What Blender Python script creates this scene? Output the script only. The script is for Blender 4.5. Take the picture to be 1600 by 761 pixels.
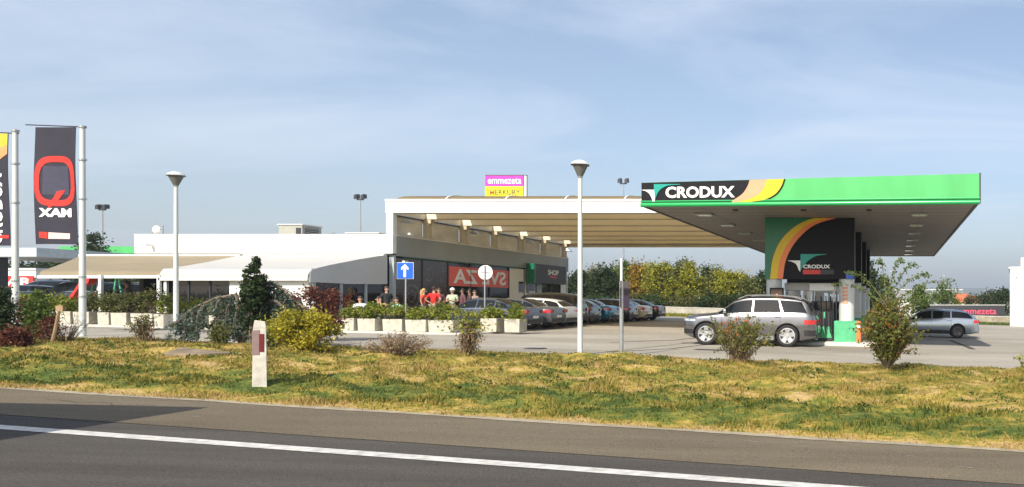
import bpy, bmesh, math, random
import numpy as np
from mathutils import Vector, Matrix
R = math.radians
random.seed(7)
for o in list(bpy.data.objects): bpy.data.objects.remove(o)
S = bpy.context.scene
COL = S.collection
# ------------------------------------------------------------------ camera
CAMZ = 1.7; F = 1155.0; PX = 1398.0; PY = 473.0
cam_d = bpy.data.cameras.new("camera"); cam = bpy.data.objects.new("camera", cam_d); COL.objects.link(cam)
cam.location = (0, 0, CAMZ); cam.rotation_euler = (R(90), 0, 0)
cam_d.sensor_fit = 'HORIZONTAL'; cam_d.sensor_width = 36; cam_d.lens = F/1600*36
cam_d.shift_x = (800-PX)/1600; cam_d.shift_y = (PY-380.5)/1600
cam_d.clip_start = .05; cam_d.clip_end = 9000
S.camera = cam
# ------------------------------------------------------------------ sun and sky
SUN = Vector((-.22, -1.25, 1.0)).normalized()
sd = bpy.data.lights.new("sun", 'SUN'); sd.energy = 4.6; sd.angle = R(.5); sd.color = (1, .93, .82)
so = bpy.data.objects.new("sun", sd); COL.objects.link(so); so.location = (-20, -40, 40)
so.rotation_euler = SUN.to_track_quat('Z', 'Y').to_euler()
W = bpy.data.worlds.new("World"); S.world = W; W.use_nodes = True
nt = W.node_tree; nt.nodes.clear()
def wn(t, **k):
    n = nt.nodes.new(t)
    for a, b in k.items(): setattr(n, a, b)
    return n
wo = wn('ShaderNodeOutputWorld'); bg = wn('ShaderNodeBackground'); bg.inputs[1].default_value = .125
sky = wn('ShaderNodeTexSky', sky_type='NISHITA', sun_disc=False)
sky.sun_elevation = math.asin(SUN.z); sky.sun_rotation = math.atan2(SUN.x, SUN.y)
sky.air_density = 1.0; sky.dust_density = 2.2; sky.ozone_density = 1.3; sky.altitude = 100
tc = wn('ShaderNodeTexCoord'); sep = wn('ShaderNodeSeparateXYZ'); nt.links.new(tc.outputs['Generated'], sep.inputs[0])
mz = wn('ShaderNodeMath', operation='MAXIMUM'); mz.inputs[1].default_value = .04; nt.links.new(sep.outputs[2], mz.inputs[0])
dvx = wn('ShaderNodeMath', operation='DIVIDE'); dvy = wn('ShaderNodeMath', operation='DIVIDE')
az = wn('ShaderNodeMath', operation='ADD'); az.inputs[1].default_value = .12; nt.links.new(mz.outputs[0], az.inputs[0])
nt.links.new(sep.outputs[0], dvx.inputs[0]); nt.links.new(az.outputs[0], dvx.inputs[1])
nt.links.new(sep.outputs[1], dvy.inputs[0]); nt.links.new(az.outputs[0], dvy.inputs[1])
cmb = wn('ShaderNodeCombineXYZ'); nt.links.new(dvx.outputs[0], cmb.inputs[0]); nt.links.new(dvy.outputs[0], cmb.inputs[1])
mp = wn('ShaderNodeMapping'); mp.inputs['Scale'].default_value = (.55, 1.15, 1); mp.inputs['Rotation'].default_value = (0, 0, R(-38)); mp.inputs['Location'].default_value = (1.3, .4, 0)
nt.links.new(cmb.outputs[0], mp.inputs[0])
nz = wn('ShaderNodeTexNoise'); nz.inputs['Scale'].default_value = .85; nz.inputs['Detail'].default_value = 9; nz.inputs['Roughness'].default_value = .58; nz.inputs['Distortion'].default_value = .7
nt.links.new(mp.outputs[0], nz.inputs[0])
rmp = wn('ShaderNodeValToRGB'); rmp.color_ramp.elements[0].position = .45; rmp.color_ramp.elements[1].position = .72
rmp.color_ramp.elements[0].color = (.10, .10, .10, 1); rmp.color_ramp.elements[1].color = (.66, .66, .66, 1)
nt.links.new(nz.outputs[0], rmp.inputs[0])
mx = wn('ShaderNodeMixRGB'); mx.inputs[2].default_value = (5.2, 5.75, 6.6, 1)
nt.links.new(rmp.outputs[0], mx.inputs[0]); nt.links.new(sky.outputs[0], mx.inputs[1])
nt.links.new(mx.outputs[0], bg.inputs[0]); nt.links.new(bg.outputs[0], wo.inputs[0])
S.view_settings.view_transform = 'Standard'; S.view_settings.look = 'None'
S.view_settings.exposure = 0.5; S.view_settings.gamma = 1; S.view_settings.use_curve_mapping = False
S.render.engine = 'CYCLES'
S.cycles.max_bounces = 7; S.cycles.transparent_max_bounces = 12

# ------------------------------------------------------------------ layout helpers (plan position from depth)
def xat(px, Y): return (px-PX)/F*Y
def zat(py, Y): return CAMZ+(PY-py)/F*Y
def gz(x): # the site rises gently towards the left
    if x < -48: return .027*48+.6*(1-math.exp(-(-x-48)/40))
    if x > 30: return -.027*30-.3*(1-math.exp(-(x-30)/40))
    return -.027*x
def Yroad(x): return 8.83-.184*x
def Ylot(x): return 20.1-.065*x
def Yline(x): return 6.62-.178*x
# ------------------------------------------------------------------ materials
MATS = {}
def nodemat(name):
    m = bpy.data.materials.new(name); m.use_nodes = True
    return m, m.node_tree, m.node_tree.nodes['Principled BSDF']
def mat(name, col, rough=.6, metal=0, var=.12, scale=6., bump=0., spec=.5, coat=0, emit=None, bscale=None, stretch=None):
    """plain coloured surface with a little procedural wear"""
    if name in MATS: return MATS[name]
    m, t, b = nodemat(name)
    tcn = t.nodes.new('ShaderNodeTexCoord'); n = t.nodes.new('ShaderNodeTexNoise')
    n.inputs['Scale'].default_value = scale; n.inputs['Detail'].default_value = 5
    src = tcn.outputs['Object']
    if stretch:
        mp = t.nodes.new('ShaderNodeMapping'); mp.inputs['Scale'].default_value = stretch
        t.links.new(src, mp.inputs[0]); src = mp.outputs[0]
    t.links.new(src, n.inputs[0])
    r = t.nodes.new('ShaderNodeValToRGB'); r.color_ramp.elements[0].position = .3; r.color_ramp.elements[1].position = .7
    r.color_ramp.elements[0].color = tuple(max(0, c*(1-var)) for c in col)+(1,)
    r.color_ramp.elements[1].color = tuple(min(1, c*(1+var*.6)) for c in col)+(1,)
    t.links.new(n.outputs[0], r.inputs[0]); t.links.new(r.outputs[0], b.inputs['Base Color'])
    b.inputs['Roughness'].default_value = rough; b.inputs['Metallic'].default_value = metal
    b.inputs['Specular IOR Level'].default_value = spec
    if coat: b.inputs['Coat Weight'].default_value = coat; b.inputs['Coat Roughness'].default_value = .04
    if bump:
        n2 = t.nodes.new('ShaderNodeTexNoise'); n2.inputs['Scale'].default_value = bscale or scale*8; n2.inputs['Detail'].default_value = 4
        t.links.new(tcn.outputs['Object'], n2.inputs[0])
        bp = t.nodes.new('ShaderNodeBump'); bp.inputs['Strength'].default_value = bump; bp.inputs['Distance'].default_value = .02
        t.links.new(n2.outputs[0], bp.inputs['Height']); t.links.new(bp.outputs[0], b.inputs['Normal'])
    MATS[name] = m; return m
def leafmat(name, cols, trans=.35, rough=.55):
    if name in MATS: return MATS[name]
    m, t, b = nodemat(name)
    g = t.nodes.new('ShaderNodeNewGeometry'); r = t.nodes.new('ShaderNodeValToRGB')
    tcn = t.nodes.new('ShaderNodeTexCoord'); n = t.nodes.new('ShaderNodeTexNoise'); n.inputs['Scale'].default_value = 1.3; n.inputs['Detail'].default_value = 3
    t.links.new(tcn.outputs['Object'], n.inputs[0])
    a = t.nodes.new('ShaderNodeMath'); a.operation = 'MULTIPLY_ADD'; a.inputs[1].default_value = .55
    s = t.nodes.new('ShaderNodeMath'); s.operation = 'MULTIPLY_ADD'; s.inputs[1].default_value = 1.1; s.inputs[2].default_value = -.32
    t.links.new(n.outputs[0], s.inputs[0]); t.links.new(g.outputs['Random Per Island'], a.inputs[0]); t.links.new(s.outputs[0], a.inputs[2])
    els = r.color_ramp.elements
    while len(els) < len(cols): els.new(.5)
    for i, c in enumerate(cols): els[i].position = i/(len(cols)-1); els[i].color = tuple(c)+(1,)
    t.links.new(a.outputs[0], r.inputs[0]); t.links.new(r.outputs[0], b.inputs['Base Color'])
    b.inputs['Roughness'].default_value = rough; b.inputs['Specular IOR Level'].default_value = .25
    tr = t.nodes.new('ShaderNodeBsdfTranslucent'); t.links.new(r.outputs[0], tr.inputs[0])
    ms = t.nodes.new('ShaderNodeMixShader'); ms.inputs[0].default_value = trans
    out = t.nodes['Material Output']
    t.links.new(b.outputs[0], ms.inputs[1]); t.links.new(tr.outputs[0], ms.inputs[2]); t.links.new(ms.outputs[0], out.inputs[0])
    MATS[name] = m; return m
def glassmat(name, tint, alpha, rough=.03):
    """thin window glass: partly see-through, reflecting"""
    if name in MATS: return MATS[name]
    m, t, b = nodemat(name)
    b.inputs['Base Color'].default_value = tuple(tint)+(1,); b.inputs['Roughness'].default_value = rough
    b.inputs['Specular IOR Level'].default_value = .9
    tp = t.nodes.new('ShaderNodeBsdfTransparent'); tp.inputs[0].default_value = (.5, .53, .53, 1)
    ms = t.nodes.new('ShaderNodeMixShader'); ms.inputs[0].default_value = alpha
    t.links.new(tp.outputs[0], ms.inputs[1]); t.links.new(b.outputs[0], ms.inputs[2]); t.links.new(ms.outputs[0], t.nodes['Material Output'].inputs[0])
    MATS[name] = m; return m

def asphalt(name, c1, c2, fine=90., streak=(1, 1, 1), rot=0, patch=.35, bump=.25):
    m, t, b = nodemat(name)
    tcn = t.nodes.new('ShaderNodeTexCoord')
    mp = t.nodes.new('ShaderNodeMapping'); mp.inputs['Scale'].default_value = streak; mp.inputs['Rotation'].default_value = (0, 0, rot)
    t.links.new(tcn.outputs['Object'], mp.inputs[0])
    n = t.nodes.new('ShaderNodeTexNoise'); n.inputs['Scale'].default_value = patch; n.inputs['Detail'].default_value = 7; n.inputs['Roughness'].default_value = .62
    t.links.new(mp.outputs[0], n.inputs[0])
    n2 = t.nodes.new('ShaderNodeTexNoise'); n2.inputs['Scale'].default_value = fine; n2.inputs['Detail'].default_value = 2
    t.links.new(tcn.outputs['Object'], n2.inputs[0])
    r = t.nodes.new('ShaderNodeValToRGB'); r.color_ramp.elements[0].position = .34; r.color_ramp.elements[1].position = .66
    r.color_ramp.elements[0].color = tuple(c1)+(1,); r.color_ramp.elements[1].color = tuple(c2)+(1,)
    t.links.new(n.outputs[0], r.inputs[0])
    mr = t.nodes.new('ShaderNodeMapRange'); mr.inputs['From Min'].default_value = .3; mr.inputs['From Max'].default_value = .7; mr.inputs['To Min'].default_value = .55; mr.inputs['To Max'].default_value = 1.45
    t.links.new(n2.outputs[0], mr.inputs[0])
    mu = t.nodes.new('ShaderNodeMixRGB'); mu.blend_type = 'MULTIPLY'; mu.inputs[0].default_value = 1
    t.links.new(r.outputs[0], mu.inputs[1]); t.links.new(mr.outputs[0], mu.inputs[2]); t.links.new(mu.outputs[0], b.inputs['Base Color'])
    b.inputs['Roughness'].default_value = .88; b.inputs['Specular IOR Level'].default_value = .25
    bp = t.nodes.new('ShaderNodeBump'); bp.inputs['Strength'].default_value = bump; bp.inputs['Distance'].default_value = .008
    t.links.new(n2.outputs[0], bp.inputs['Height']); t.links.new(bp.outputs[0], b.inputs['Normal'])
    return m
def grassmat(name, blades=False):
    """dry and green patches; the strip by the road is greener"""
    m, t, b = nodemat(name)
    tcn = t.nodes.new('ShaderNodeTexCoord')
    mp = t.nodes.new('ShaderNodeMapping'); mp.inputs['Scale'].default_value = (.6, 1.1, .6); mp.inputs['Rotation'].default_value = (0, 0, R(10))
    t.links.new(tcn.outputs['Object'], mp.inputs[0])
    n = t.nodes.new('ShaderNodeTexNoise'); n.inputs['Scale'].default_value = 2.5; n.inputs['Detail'].default_value = 8; n.inputs['Roughness'].default_value = .74
    t.links.new(mp.outputs[0], n.inputs[0])
    # distance from road edge
    sp = t.nodes.new('ShaderNodeSeparateXYZ'); t.links.new(tcn.outputs['Object'], sp.inputs[0])
    d = t.nodes.new('ShaderNodeMath'); d.operation = 'MULTIPLY_ADD'; d.inputs[1].default_value = .184
    t.links.new(sp.outputs[0], d.inputs[0]); t.links.new(sp.outputs[1], d.inputs[2])      # y + .184 x
    mr = t.nodes.new('ShaderNodeMapRange'); mr.inputs['From Min'].default_value = 9.0; mr.inputs['From Max'].default_value = 12.3; mr.inputs['To Min'].default_value = 0; mr.inputs['To Max'].default_value = 1
    t.links.new(d.outputs[0], mr.inputs[0])
    band = t.nodes.new('ShaderNodeValToRGB'); e = band.color_ramp.elements
    e[0].position = 0; e[0].color = (.60, .60, .60, 1); e[1].position = 1; e[1].color = (.5, .5, .5, 1)
    for p, v in ((.08, .52), (.20, .385), (.60, .42), (.80, .52)): q = e.new(p); q.color = (v, v, v, 1)
    t.links.new(mr.outputs[0], band.inputs[0])
    ad = t.nodes.new('ShaderNodeMath'); ad.operation = 'ADD'; t.links.new(n.outputs[0], ad.inputs[0]); t.links.new(band.outputs[0], ad.inputs[1])
    last = ad
    if blades:
        g = t.nodes.new('ShaderNodeNewGeometry')
        q = t.nodes.new('ShaderNodeMath'); q.operation = 'MULTIPLY_ADD'; q.inputs[1].default_value = .22
        sb = t.nodes.new('ShaderNodeMath'); sb.operation = 'SUBTRACT'; sb.inputs[1].default_value = .11
        t.links.new(ad.outputs[0], sb.inputs[0]); t.links.new(g.outputs['Random Per Island'], q.inputs[0]); t.links.new(sb.outputs[0], q.inputs[2]); last = q
    r = t.nodes.new('ShaderNodeValToRGB'); e = r.color_ramp.elements
    e[0].position = .74; e[0].color = (.055, .085, .018, 1); e[1].position = 1.0; e[1].color = (.43, .305, .13, 1)
    for p, c in ((.83, (.13, .15, .03)), (.90, (.24, .20, .035)), (.965, (.39, .28, .07))): q = e.new(p); q.color = c+(1,)
    sc = t.nodes.new('ShaderNodeMath'); sc.operation = 'MULTIPLY'; sc.inputs[1].default_value = .92
    t.links.new(last.outputs[0], sc.inputs[0]); t.links.new(sc.outputs[0], r.inputs[0])
    t.links.new(r.outputs[0], b.inputs['Base Color']); b.inputs['Roughness'].default_value = .8; b.inputs['Specular IOR Level'].default_value = .15
    if blades:
        tr = t.nodes.new('ShaderNodeBsdfTranslucent'); t.links.new(r.outputs[0], tr.inputs[0])
        ms = t.nodes.new('ShaderNodeMixShader'); ms.inputs[0].default_value = .35
        t.links.new(b.outputs[0], ms.inputs[1]); t.links.new(tr.outputs[0], ms.inputs[2]); t.links.new(ms.outputs[0], t.nodes['Material Output'].inputs[0])
    else:
        n3 = t.nodes.new('ShaderNodeTexNoise'); n3.inputs['Scale'].default_value = 14; n3.inputs['Detail'].default_value = 5
        t.links.new(tcn.outputs['Object'], n3.inputs[0])
        bp = t.nodes.new('ShaderNodeBump'); bp.inputs['Strength'].default_value = .8; bp.inputs['Distance'].default_value = .06
        t.links.new(n3.outputs[0], bp.inputs['Height']); t.links.new(bp.outputs[0], b.inputs['Normal'])
    return m
M = dict(
 white=mat('white_render', (.80, .79, .74), .7, var=.05, scale=1.2, bump=.1),
 offwhite=mat('offwhite_metal', (.72, .72, .69), .45, var=.05),
 whitemetal=mat('white_painted_metal', (.56, .59, .57), .35, var=.08, scale=3, stretch=(1, 1, .3)),
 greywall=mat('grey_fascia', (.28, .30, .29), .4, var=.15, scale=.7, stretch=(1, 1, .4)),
 darkgreen=mat('dark_green', (.01, .10, .055), .4),
 green=mat('fascia_green', (.085, .44, .135), .28, var=.13, scale=1.1, spec=.4, stretch=(1, 1, .25)),
 green2=mat('panel_green', (.004, .16, .075), .35, var=.1),
 tubegreen=mat('edge_green', (.02, .36, .10), .25, var=.05),
 greenplinth=mat('plinth_green', (.08, .42, .20), .6, var=.15),
 black=mat('black_panel', (.006, .006, .009), .55, var=.3, spec=.2),
 charcoal=mat('charcoal', (.035, .035, .042), .5),
 orange=mat('orange_band', (.85, .22, .06), .4, var=.05), yellow=mat('yellow_band', (.72, .49, .005), .4, var=.05),
 peach=mat('peach_band', (.70, .32, .17), .4, var=.05), teal=mat('teal_mark', (.0, .30, .24), .4, var=.05),
 letter=mat('white_letter', (.85, .85, .83), .4, var=.03),
 red=mat('red_panel', (.60, .035, .025), .45, var=.1), redflag=mat('red_cloth', (.55, .03, .02), .8),
 banner=mat('banner_red', (.78, .10, .06), .4, var=.12),
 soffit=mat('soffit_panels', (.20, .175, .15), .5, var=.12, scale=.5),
 tan=mat('tan_beam', (.82, .73, .54), .6, var=.06, scale=.6), tan2=mat('tan_frame', (.50, .44, .32), .6, var=.1),
 panelgrey=mat('weathered_panel', (.66, .64, .58), .6, var=.28, scale=.9, stretch=(1, .6, 1.4)),
 vault=leafmat('vault_sheet', [(.60, .53, .38), (.68, .60, .44), (.64, .56, .41)], .85, .4),
 awnbeige=mat('beige_canvas', (.25, .205, .13), .85, var=.1, scale=.8, bump=.1), awnwhite=mat('white_canvas', (.44, .43, .41), .8, var=.05, scale=.8),
 awngrey=mat('grey_canvas', (.55, .56, .55), .85, var=.06, scale=1.5),
 conc=mat('planter_concrete', (.48, .45, .37), .85, var=.2, scale=5, bump=.3), kerb=mat('kerb_concrete', (.58, .56, .50), .8, var=.2, scale=2, bump=.2),
 soil=mat('soil', (.06, .04, .025), .9), wood=mat('wood', (.30, .20, .11), .8, var=.3), bark=mat('bark', (.16, .12, .085), .9, var=.35, scale=8, bump=.4),
 steel=mat('galvanised_steel', (.42, .43, .43), .4, .6), darkmetal=mat('dark_metal', (.05, .05, .055), .45, .3), frame=mat('frame_bluegrey', (.40, .46, .47), .45, .1),
 rubber=mat('tyre_rubber', (.015, .015, .016), .8), rim=mat('alloy', (.62, .63, .64), .28, .75), rimdark=mat('dark_alloy', (.08, .08, .085), .35, .6),
 carglass=mat('car_glass', (.008, .010, .011), .04, var=.1, spec=.45), plastic=mat('black_plastic', (.02, .02, .021), .55),
 chrome=mat('chrome', (.7, .7, .7), .12, 1.), lamp=mat('headlamp', (.6, .63, .65), .08, .3), tail=mat('tail_red', (.45, .01, .012), .15, coat=1),
 plate=mat('plate', (.75, .75, .75), .4), wallconc=mat('old_concrete_wall', (.42, .39, .33), .9, var=.3, scale=1.2, bump=.3),
 roofred=mat('roof_tiles', (.42, .12, .05), .8, var=.2), magenta=mat('magenta_panel', (.72, .04, .42), .4, var=.03), signyel=mat('sign_yellow', (.86, .72, .0), .4, var=.03),
 blue=mat('sign_blue', (.008, .10, .55), .35, var=.05), dirtyline=mat('road_paint', (.58, .56, .51), .6, var=.3, scale=9, bump=.15, bscale=60),
 windows=glassmat('shop_glass', (.02, .02, .022), .72), darkglass=mat('dark_glass', (.016, .018, .02), .05, var=.3, scale=.5, spec=.8),
 interior=mat('dark_interior', (.055, .05, .045), .9), flagcloth=mat('dark_flag_cloth', (.022, .02, .035), .8, var=.2, scale=2),
 coffee=mat('mural_brown', (.05, .028, .02), .12, var=.5, scale=2.2, spec=.7), muralgrey=mat('mural_grey', (.13, .13, .135), .15, var=.35, scale=1.5),
)
# ------------------------------------------------------------------ mesh helpers
class MB:
    def __init__(s): s.v = []; s.f = []; s.mi = []; s.cur = 0
    def add(s, vs, fs):
        b = len(s.v); s.v += [tuple(v) for v in vs]; s.f += [tuple(b+i for i in f) for f in fs]; s.mi += [s.cur]*len(fs); return s
    def box(s, x0, x1, y0, y1, z0, z1):
        v = [(x, y, z) for z in (z0, z1) for y in (y0, y1) for x in (x0, x1)]
        return s.add(v, [(0, 2, 3, 1), (4, 5, 7, 6), (0, 1, 5, 4), (2, 6, 7, 3), (0, 4, 6, 2), (1, 3, 7, 5)])
    def hexa(s, p): # 8 corners bottom 4 ccw + top 4
        return s.add(p, [(0, 3, 2, 1), (4, 5, 6, 7), (0, 1, 5, 4), (1, 2, 6, 5), (2, 3, 7, 6), (3, 0, 4, 7)])
    def tube(s, p0, p1, r0, r1=None, n=10, cap=True):
        r1 = r0 if r1 is None else r1
        p0 = Vector(p0); p1 = Vector(p1); d = (p1-p0)
        if d.length < 1e-6: return s
        q = d.normalized(); a = q.orthogonal().normalized(); b = q.cross(a)
        vs = [p+(a*math.cos(2*math.pi*i/n)+b*math.sin(2*math.pi*i/n))*r for p, r in ((p0, r0), (p1, r1)) for i in range(n)]
        fs = [(i, (i+1) % n, n+(i+1) % n, n+i) for i in range(n)]
        if cap: fs += [tuple(range(n))[::-1], tuple(range(n, 2*n))]
        return s.add(vs, fs)
    def path(s, pts, rad, n=8):
        for i in range(len(pts)-1): s.tube(pts[i], pts[i+1], rad[i], rad[i+1], n)
        return s
    def lathe(s, prof, c=(0, 0, 0), n=24, axis='z', cap=True):
        vs = []
        for r, h in prof:
            for i in range(n):
                a = 2*math.pi*i/n; x, y = r*math.cos(a), r*math.sin(a)
                vs.append((c[0]+x, c[1]+y, c[2]+h) if axis == 'z' else (c[0]+x, c[1]+h, c[2]+y))
        fs = [(j*n+i, j*n+(i+1) % n, (j+1)*n+(i+1) % n, (j+1)*n+i) for j in range(len(prof)-1) for i in range(n)]
        if cap and prof[0][0] > 0: fs.append(tuple(range(n))[::-1])
        if cap and prof[-1][0] > 0: fs.append(tuple((len(prof)-1)*n+i for i in range(n)))
        return s.add(vs, fs)
    def build(s, name, m, parent=None, smooth=False, bevel=0, label=None):
        me = bpy.data.meshes.new(name); me.from_pydata(s.v, [], s.f)
        for k in (m if isinstance(m, (list, tuple)) else [m]): me.materials.append(k)
        if any(s.mi): me.polygons.foreach_set('material_index', s.mi)
        bm = bmesh.new(); bm.from_mesh(me); bmesh.ops.remove_doubles(bm, verts=bm.verts, dist=1e-5)
        if not getattr(s, 'nonorm', False): bmesh.ops.recalc_face_normals(bm, faces=bm.faces)
        if bevel:
            es = [e for e in bm.edges if len(e.link_faces) == 2 and e.calc_face_angle(0) > .6]
            bmesh.ops.bevel(bm, geom=es, offset=bevel, segments=2, affect='EDGES', profile=.6)
        bm.to_mesh(me); bm.free()
        if smooth: me.shade_smooth(); me.set_sharp_from_angle(angle=R(38))
        o = bpy.data.objects.new(name, me); COL.objects.link(o)
        if parent: o.parent = parent
        if label: o['label'] = label
        return o
def tag(o, label, cat, group=None):
    o['label'] = label; o['category'] = cat
    if group: o['group'] = group
    return o
def thing(name, label, cat, loc=(0, 0, 0), rz=0, group=None):
    o = bpy.data.objects.new(name, None); COL.objects.link(o); o.location = loc; o.rotation_euler = (0, 0, rz); o.empty_display_size = .2
    return tag(o, label, cat, group)
def struct(o, kind='structure'): o['kind'] = kind; return o
def copy_tree(o, parent=None):
    c = o.copy(); COL.objects.link(c); c.parent = parent
    for ch in list(o.children): copy_tree(ch, c)
    return c
def text_verts(txt, w, h, ext=.01, bold=0.0):
    """text as mesh in the XZ plane, centred, facing -Y, fitted to w x h"""
    cu = bpy.data.curves.new('t', 'FONT'); cu.body = txt; cu.size = 1; cu.extrude = .0; cu.offset = bold; cu.resolution_u = 3
    ob = bpy.data.objects.new('t', cu); COL.objects.link(ob); dg = bpy.context.evaluated_depsgraph_get()
    me = bpy.data.meshes.new_from_object(ob.evaluated_get(dg)); bpy.data.objects.remove(ob)
    vs = [v.co.copy() for v in me.vertices]; fs = [tuple(p.vertices) for p in me.polygons]; bpy.data.meshes.remove(me)
    x0 = min(v.x for v in vs); x1 = max(v.x for v in vs); y0 = min(v.y for v in vs); y1 = max(v.y for v in vs)
    out = [((v.x-(x0+x1)/2)/(x1-x0)*w, 0, (v.y-(y0+y1)/2)/(y1-y0)*h) for v in vs]
    return out, fs
def text(name, txt, w, h, m, fn, parent=None, bold=.0):
    """fn maps (u, v) on the sign face to a point"""
    vs, fs = text_verts(txt, w, h, bold=bold)
    b = MB(); b.nonorm = True; b.add([fn(v[0], v[2]) for v in vs], fs)
    return b.build(name, m, parent)
def prism(pts, fn, t0, t1):
    """polygon pts (u, v) extruded between offsets t0, t1 through fn(u, v, t)"""
    n = len(pts); b = MB()
    vs = [fn(u, v, t0) for u, v in pts]+[fn(u, v, t1) for u, v in pts]
    fs = [tuple(range(n)), tuple(range(n, 2*n))[::-1]]+[(i, (i+1) % n, n+(i+1) % n, n+i) for i in range(n)]
    b.add(vs, fs); return b

# ------------------------------------------------------------------ ground
def sheet(name, xs, y0f, y1f, dz, m, ny=1, disp=None):
    b = MB()
    vs = []; 
    for x in xs:
        for j in range(ny+1):
            y = y0f(x)+(y1f(x)-y0f(x))*j/ny
            vs.append((x, y, gz(x)+dz+(disp(x, y, j/ny) if disp else 0)))
    n = ny+1
    b.add(vs, [(i*n+j, (i+1)*n+j, (i+1)*n+j+1, i*n+j+1) for i in range(len(xs)-1) for j in range(ny)])
    o = b.build(name, m, smooth=bool(disp)); return struct(o)
xs_far = [-4000, -1500, -700, -400, -250, -180, -130, -100, -80, -65, -55, -48, -30, 0, 30, 40, 55, 75, 100, 140, 200, 350, 800, 2000, 4000]
field = asphalt('field_grass', (.07, .09, .03), (.16, .15, .06), fine=6, patch=.05)
sheet('ground', xs_far, lambda x: -60, lambda x: 6000, -.06, field, 1)
xs = [i*1.0 for i in range(-75, 61)]
lot_m = asphalt('lot_asphalt', (.26, .235, .19), (.39, .355, .295), fine=70, patch=.22, streak=(.6, 1.5, 1))
sheet('parking_lot', xs, lambda x: Ylot(x)-.35, lambda x: 64.0, 0, lot_m, 1)
lane_m = asphalt('lane_asphalt', (.052, .045, .038), (.088, .079, .067), fine=70, streak=(.15, 1.6, 1), rot=R(10), patch=.8)
sh_m = asphalt('shoulder_asphalt', (.115, .092, .060), (.165, .135, .09), fine=70, streak=(.25, 1.6, 1), rot=R(10), patch=.7)
sheet('highway', xs, lambda x: Yline(x)-11, lambda x: Yroad(x)+.05, .0, lane_m, 1)
sheet('road_shoulder', xs, lambda x: Yline(x)+.62, lambda x: Yroad(x)+.02, .006, sh_m, 1)
sheet('road_marking', xs, lambda x: Yline(x)-.09, lambda x: Yline(x)+.10, .006, M['dirtyline'], 1)
sheet('road_edging', xs, lambda x: Yroad(x)-.02+.03*math.sin(x*1.7), lambda x: Yroad(x)+.14+.03*math.sin(x*2.3), .012, mat('dusty_edge', (.34, .29, .20), .9, var=.3, scale=4), 1)
# verge: low bank between highway and lot
from mathutils import noise as mn
def bank(x, y, t):
    e = min(1, t*9)*min(1, (1-t)*9)
    return e*(.03+.07*math.sin(math.pi*min(1, t*1.15))+.12*mn.noise((x*.55, y*.8, 0))+.16*mn.noise((x*1.5, y*2.1, 3))+.06*mn.noise((x*3.6, y*4.5, 8)))-.03*(1-e)
def bankz(x, y):
    t = (y-Yroad(x)-.1)/(Ylot(x)-Yroad(x)-.1); return gz(x)+.02+bank(x, y, max(0, min(1, t)))
xv = [-75+i*.25 for i in range(int(100/.25)+1)]
vo = sheet('grass_verge', xv, lambda x: Yroad(x)+.1, lambda x: Ylot(x), .02, grassmat('verge_soil_grass'), 44, bank)
# grass blades on the verge
def blades():
    rg = np.random.default_rng(3)
    P = []
    N = 260000
    x = rg.uniform(-32, 7, N); t = rg.uniform(0, 1, N)**1.05
    yr = 8.83-.184*x+.06; yl = 20.1-.065*x
    y = yr+(yl-yr)*t
    # clumps: keep where low-frequency noise is high, all else shorter
    nv = np.array([mn.noise((a*.9, b*1.6, 5)) for a, b in zip(x, y)])
    keep = rg.uniform(0, 1, N) < np.clip(.7+nv*.9, .3, 1)
    x, y, nv, t = x[keep], y[keep], nv[keep], t[keep]; n = len(x)
    z = np.array([bankz(a, b) for a, b in zip(x, y)])
    h = rg.uniform(.025, .06, n)*(1+np.clip(nv, 0, 1)*1.6); w = rg.uniform(.007, .015, n)
    ang = rg.uniform(0, math.pi, n); ln = rg.normal(0, .035, (n, 2))
    V = np.zeros((n, 3, 3)); dx = np.cos(ang)*w; dy = np.sin(ang)*w
    V[:, 0] = np.stack([x-dx, y-dy, z-.01], 1); V[:, 1] = np.stack([x+dx, y+dy, z-.01], 1); V[:, 2] = np.stack([x+ln[:, 0], y+ln[:, 1], z+h], 1)
    return V.reshape(-1, 3), 3
def np_mesh(name, V, k, m, parent=None):
    nf = len(V)//k; me = bpy.data.meshes.new(name); me.vertices.add(len(V)); me.vertices.foreach_set('co', V.astype(np.float32).ravel())
    me.loops.add(len(V)); me.loops.foreach_set('vertex_index', np.arange(len(V), dtype=np.int32))
    me.polygons.add(nf); me.polygons.foreach_set('loop_start', np.arange(0, len(V), k, dtype=np.int32)); me.polygons.foreach_set('loop_total', np.full(nf, k, dtype=np.int32))
    me.materials.append(m); me.update(calc_edges=True); o = bpy.data.objects.new(name, me); COL.objects.link(o)
    if parent: o.parent = parent
    return o
V, k = blades(); g = np_mesh('grass', V, k, grassmat('grass_blades', True)); struct(g, 'stuff'); tag(g, 'short green and straw coloured grass covering the bank beside the highway', 'grass')
# marks on the lot
def flatpoly(name, pts, m, dz=.006):
    b = MB(); b.add([(x, y, gz(x)+dz) for x, y in pts], [tuple(range(len(pts)))]); return struct(b.build(name, m))
tar = mat('tar_crack', (.05, .045, .04), .8); paint2 = mat('worn_paint', (.50, .48, .43), .8, var=.25, scale=2)
def strip(name, p, w, m, dz=.006):
    b = MB()
    for (a, c) in zip(p[:-1], p[1:]):
        d = Vector((c[0]-a[0], c[1]-a[1])).normalized(); nn = Vector((-d.y, d.x))*w/2
        q = [(a[0]-nn.x, a[1]-nn.y), (c[0]-nn.x, c[1]-nn.y), (c[0]+nn.x, c[1]+nn.y), (a[0]+nn.x, a[1]+nn.y)]
        b.add([(x, y, gz(x)+dz) for x, y in q], [(0, 1, 2, 3)])
    return struct(b.build(name, m))
strip('asphalt_crack', [(-8.6, 22.0), (-7.3, 24.0), (-6.9, 26.2), (-5.9, 28.4)], .10, tar)
strip('asphalt_crack', [(-10.2, 26.5), (-8.6, 29), (-7.9, 33)], .12, tar)
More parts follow.
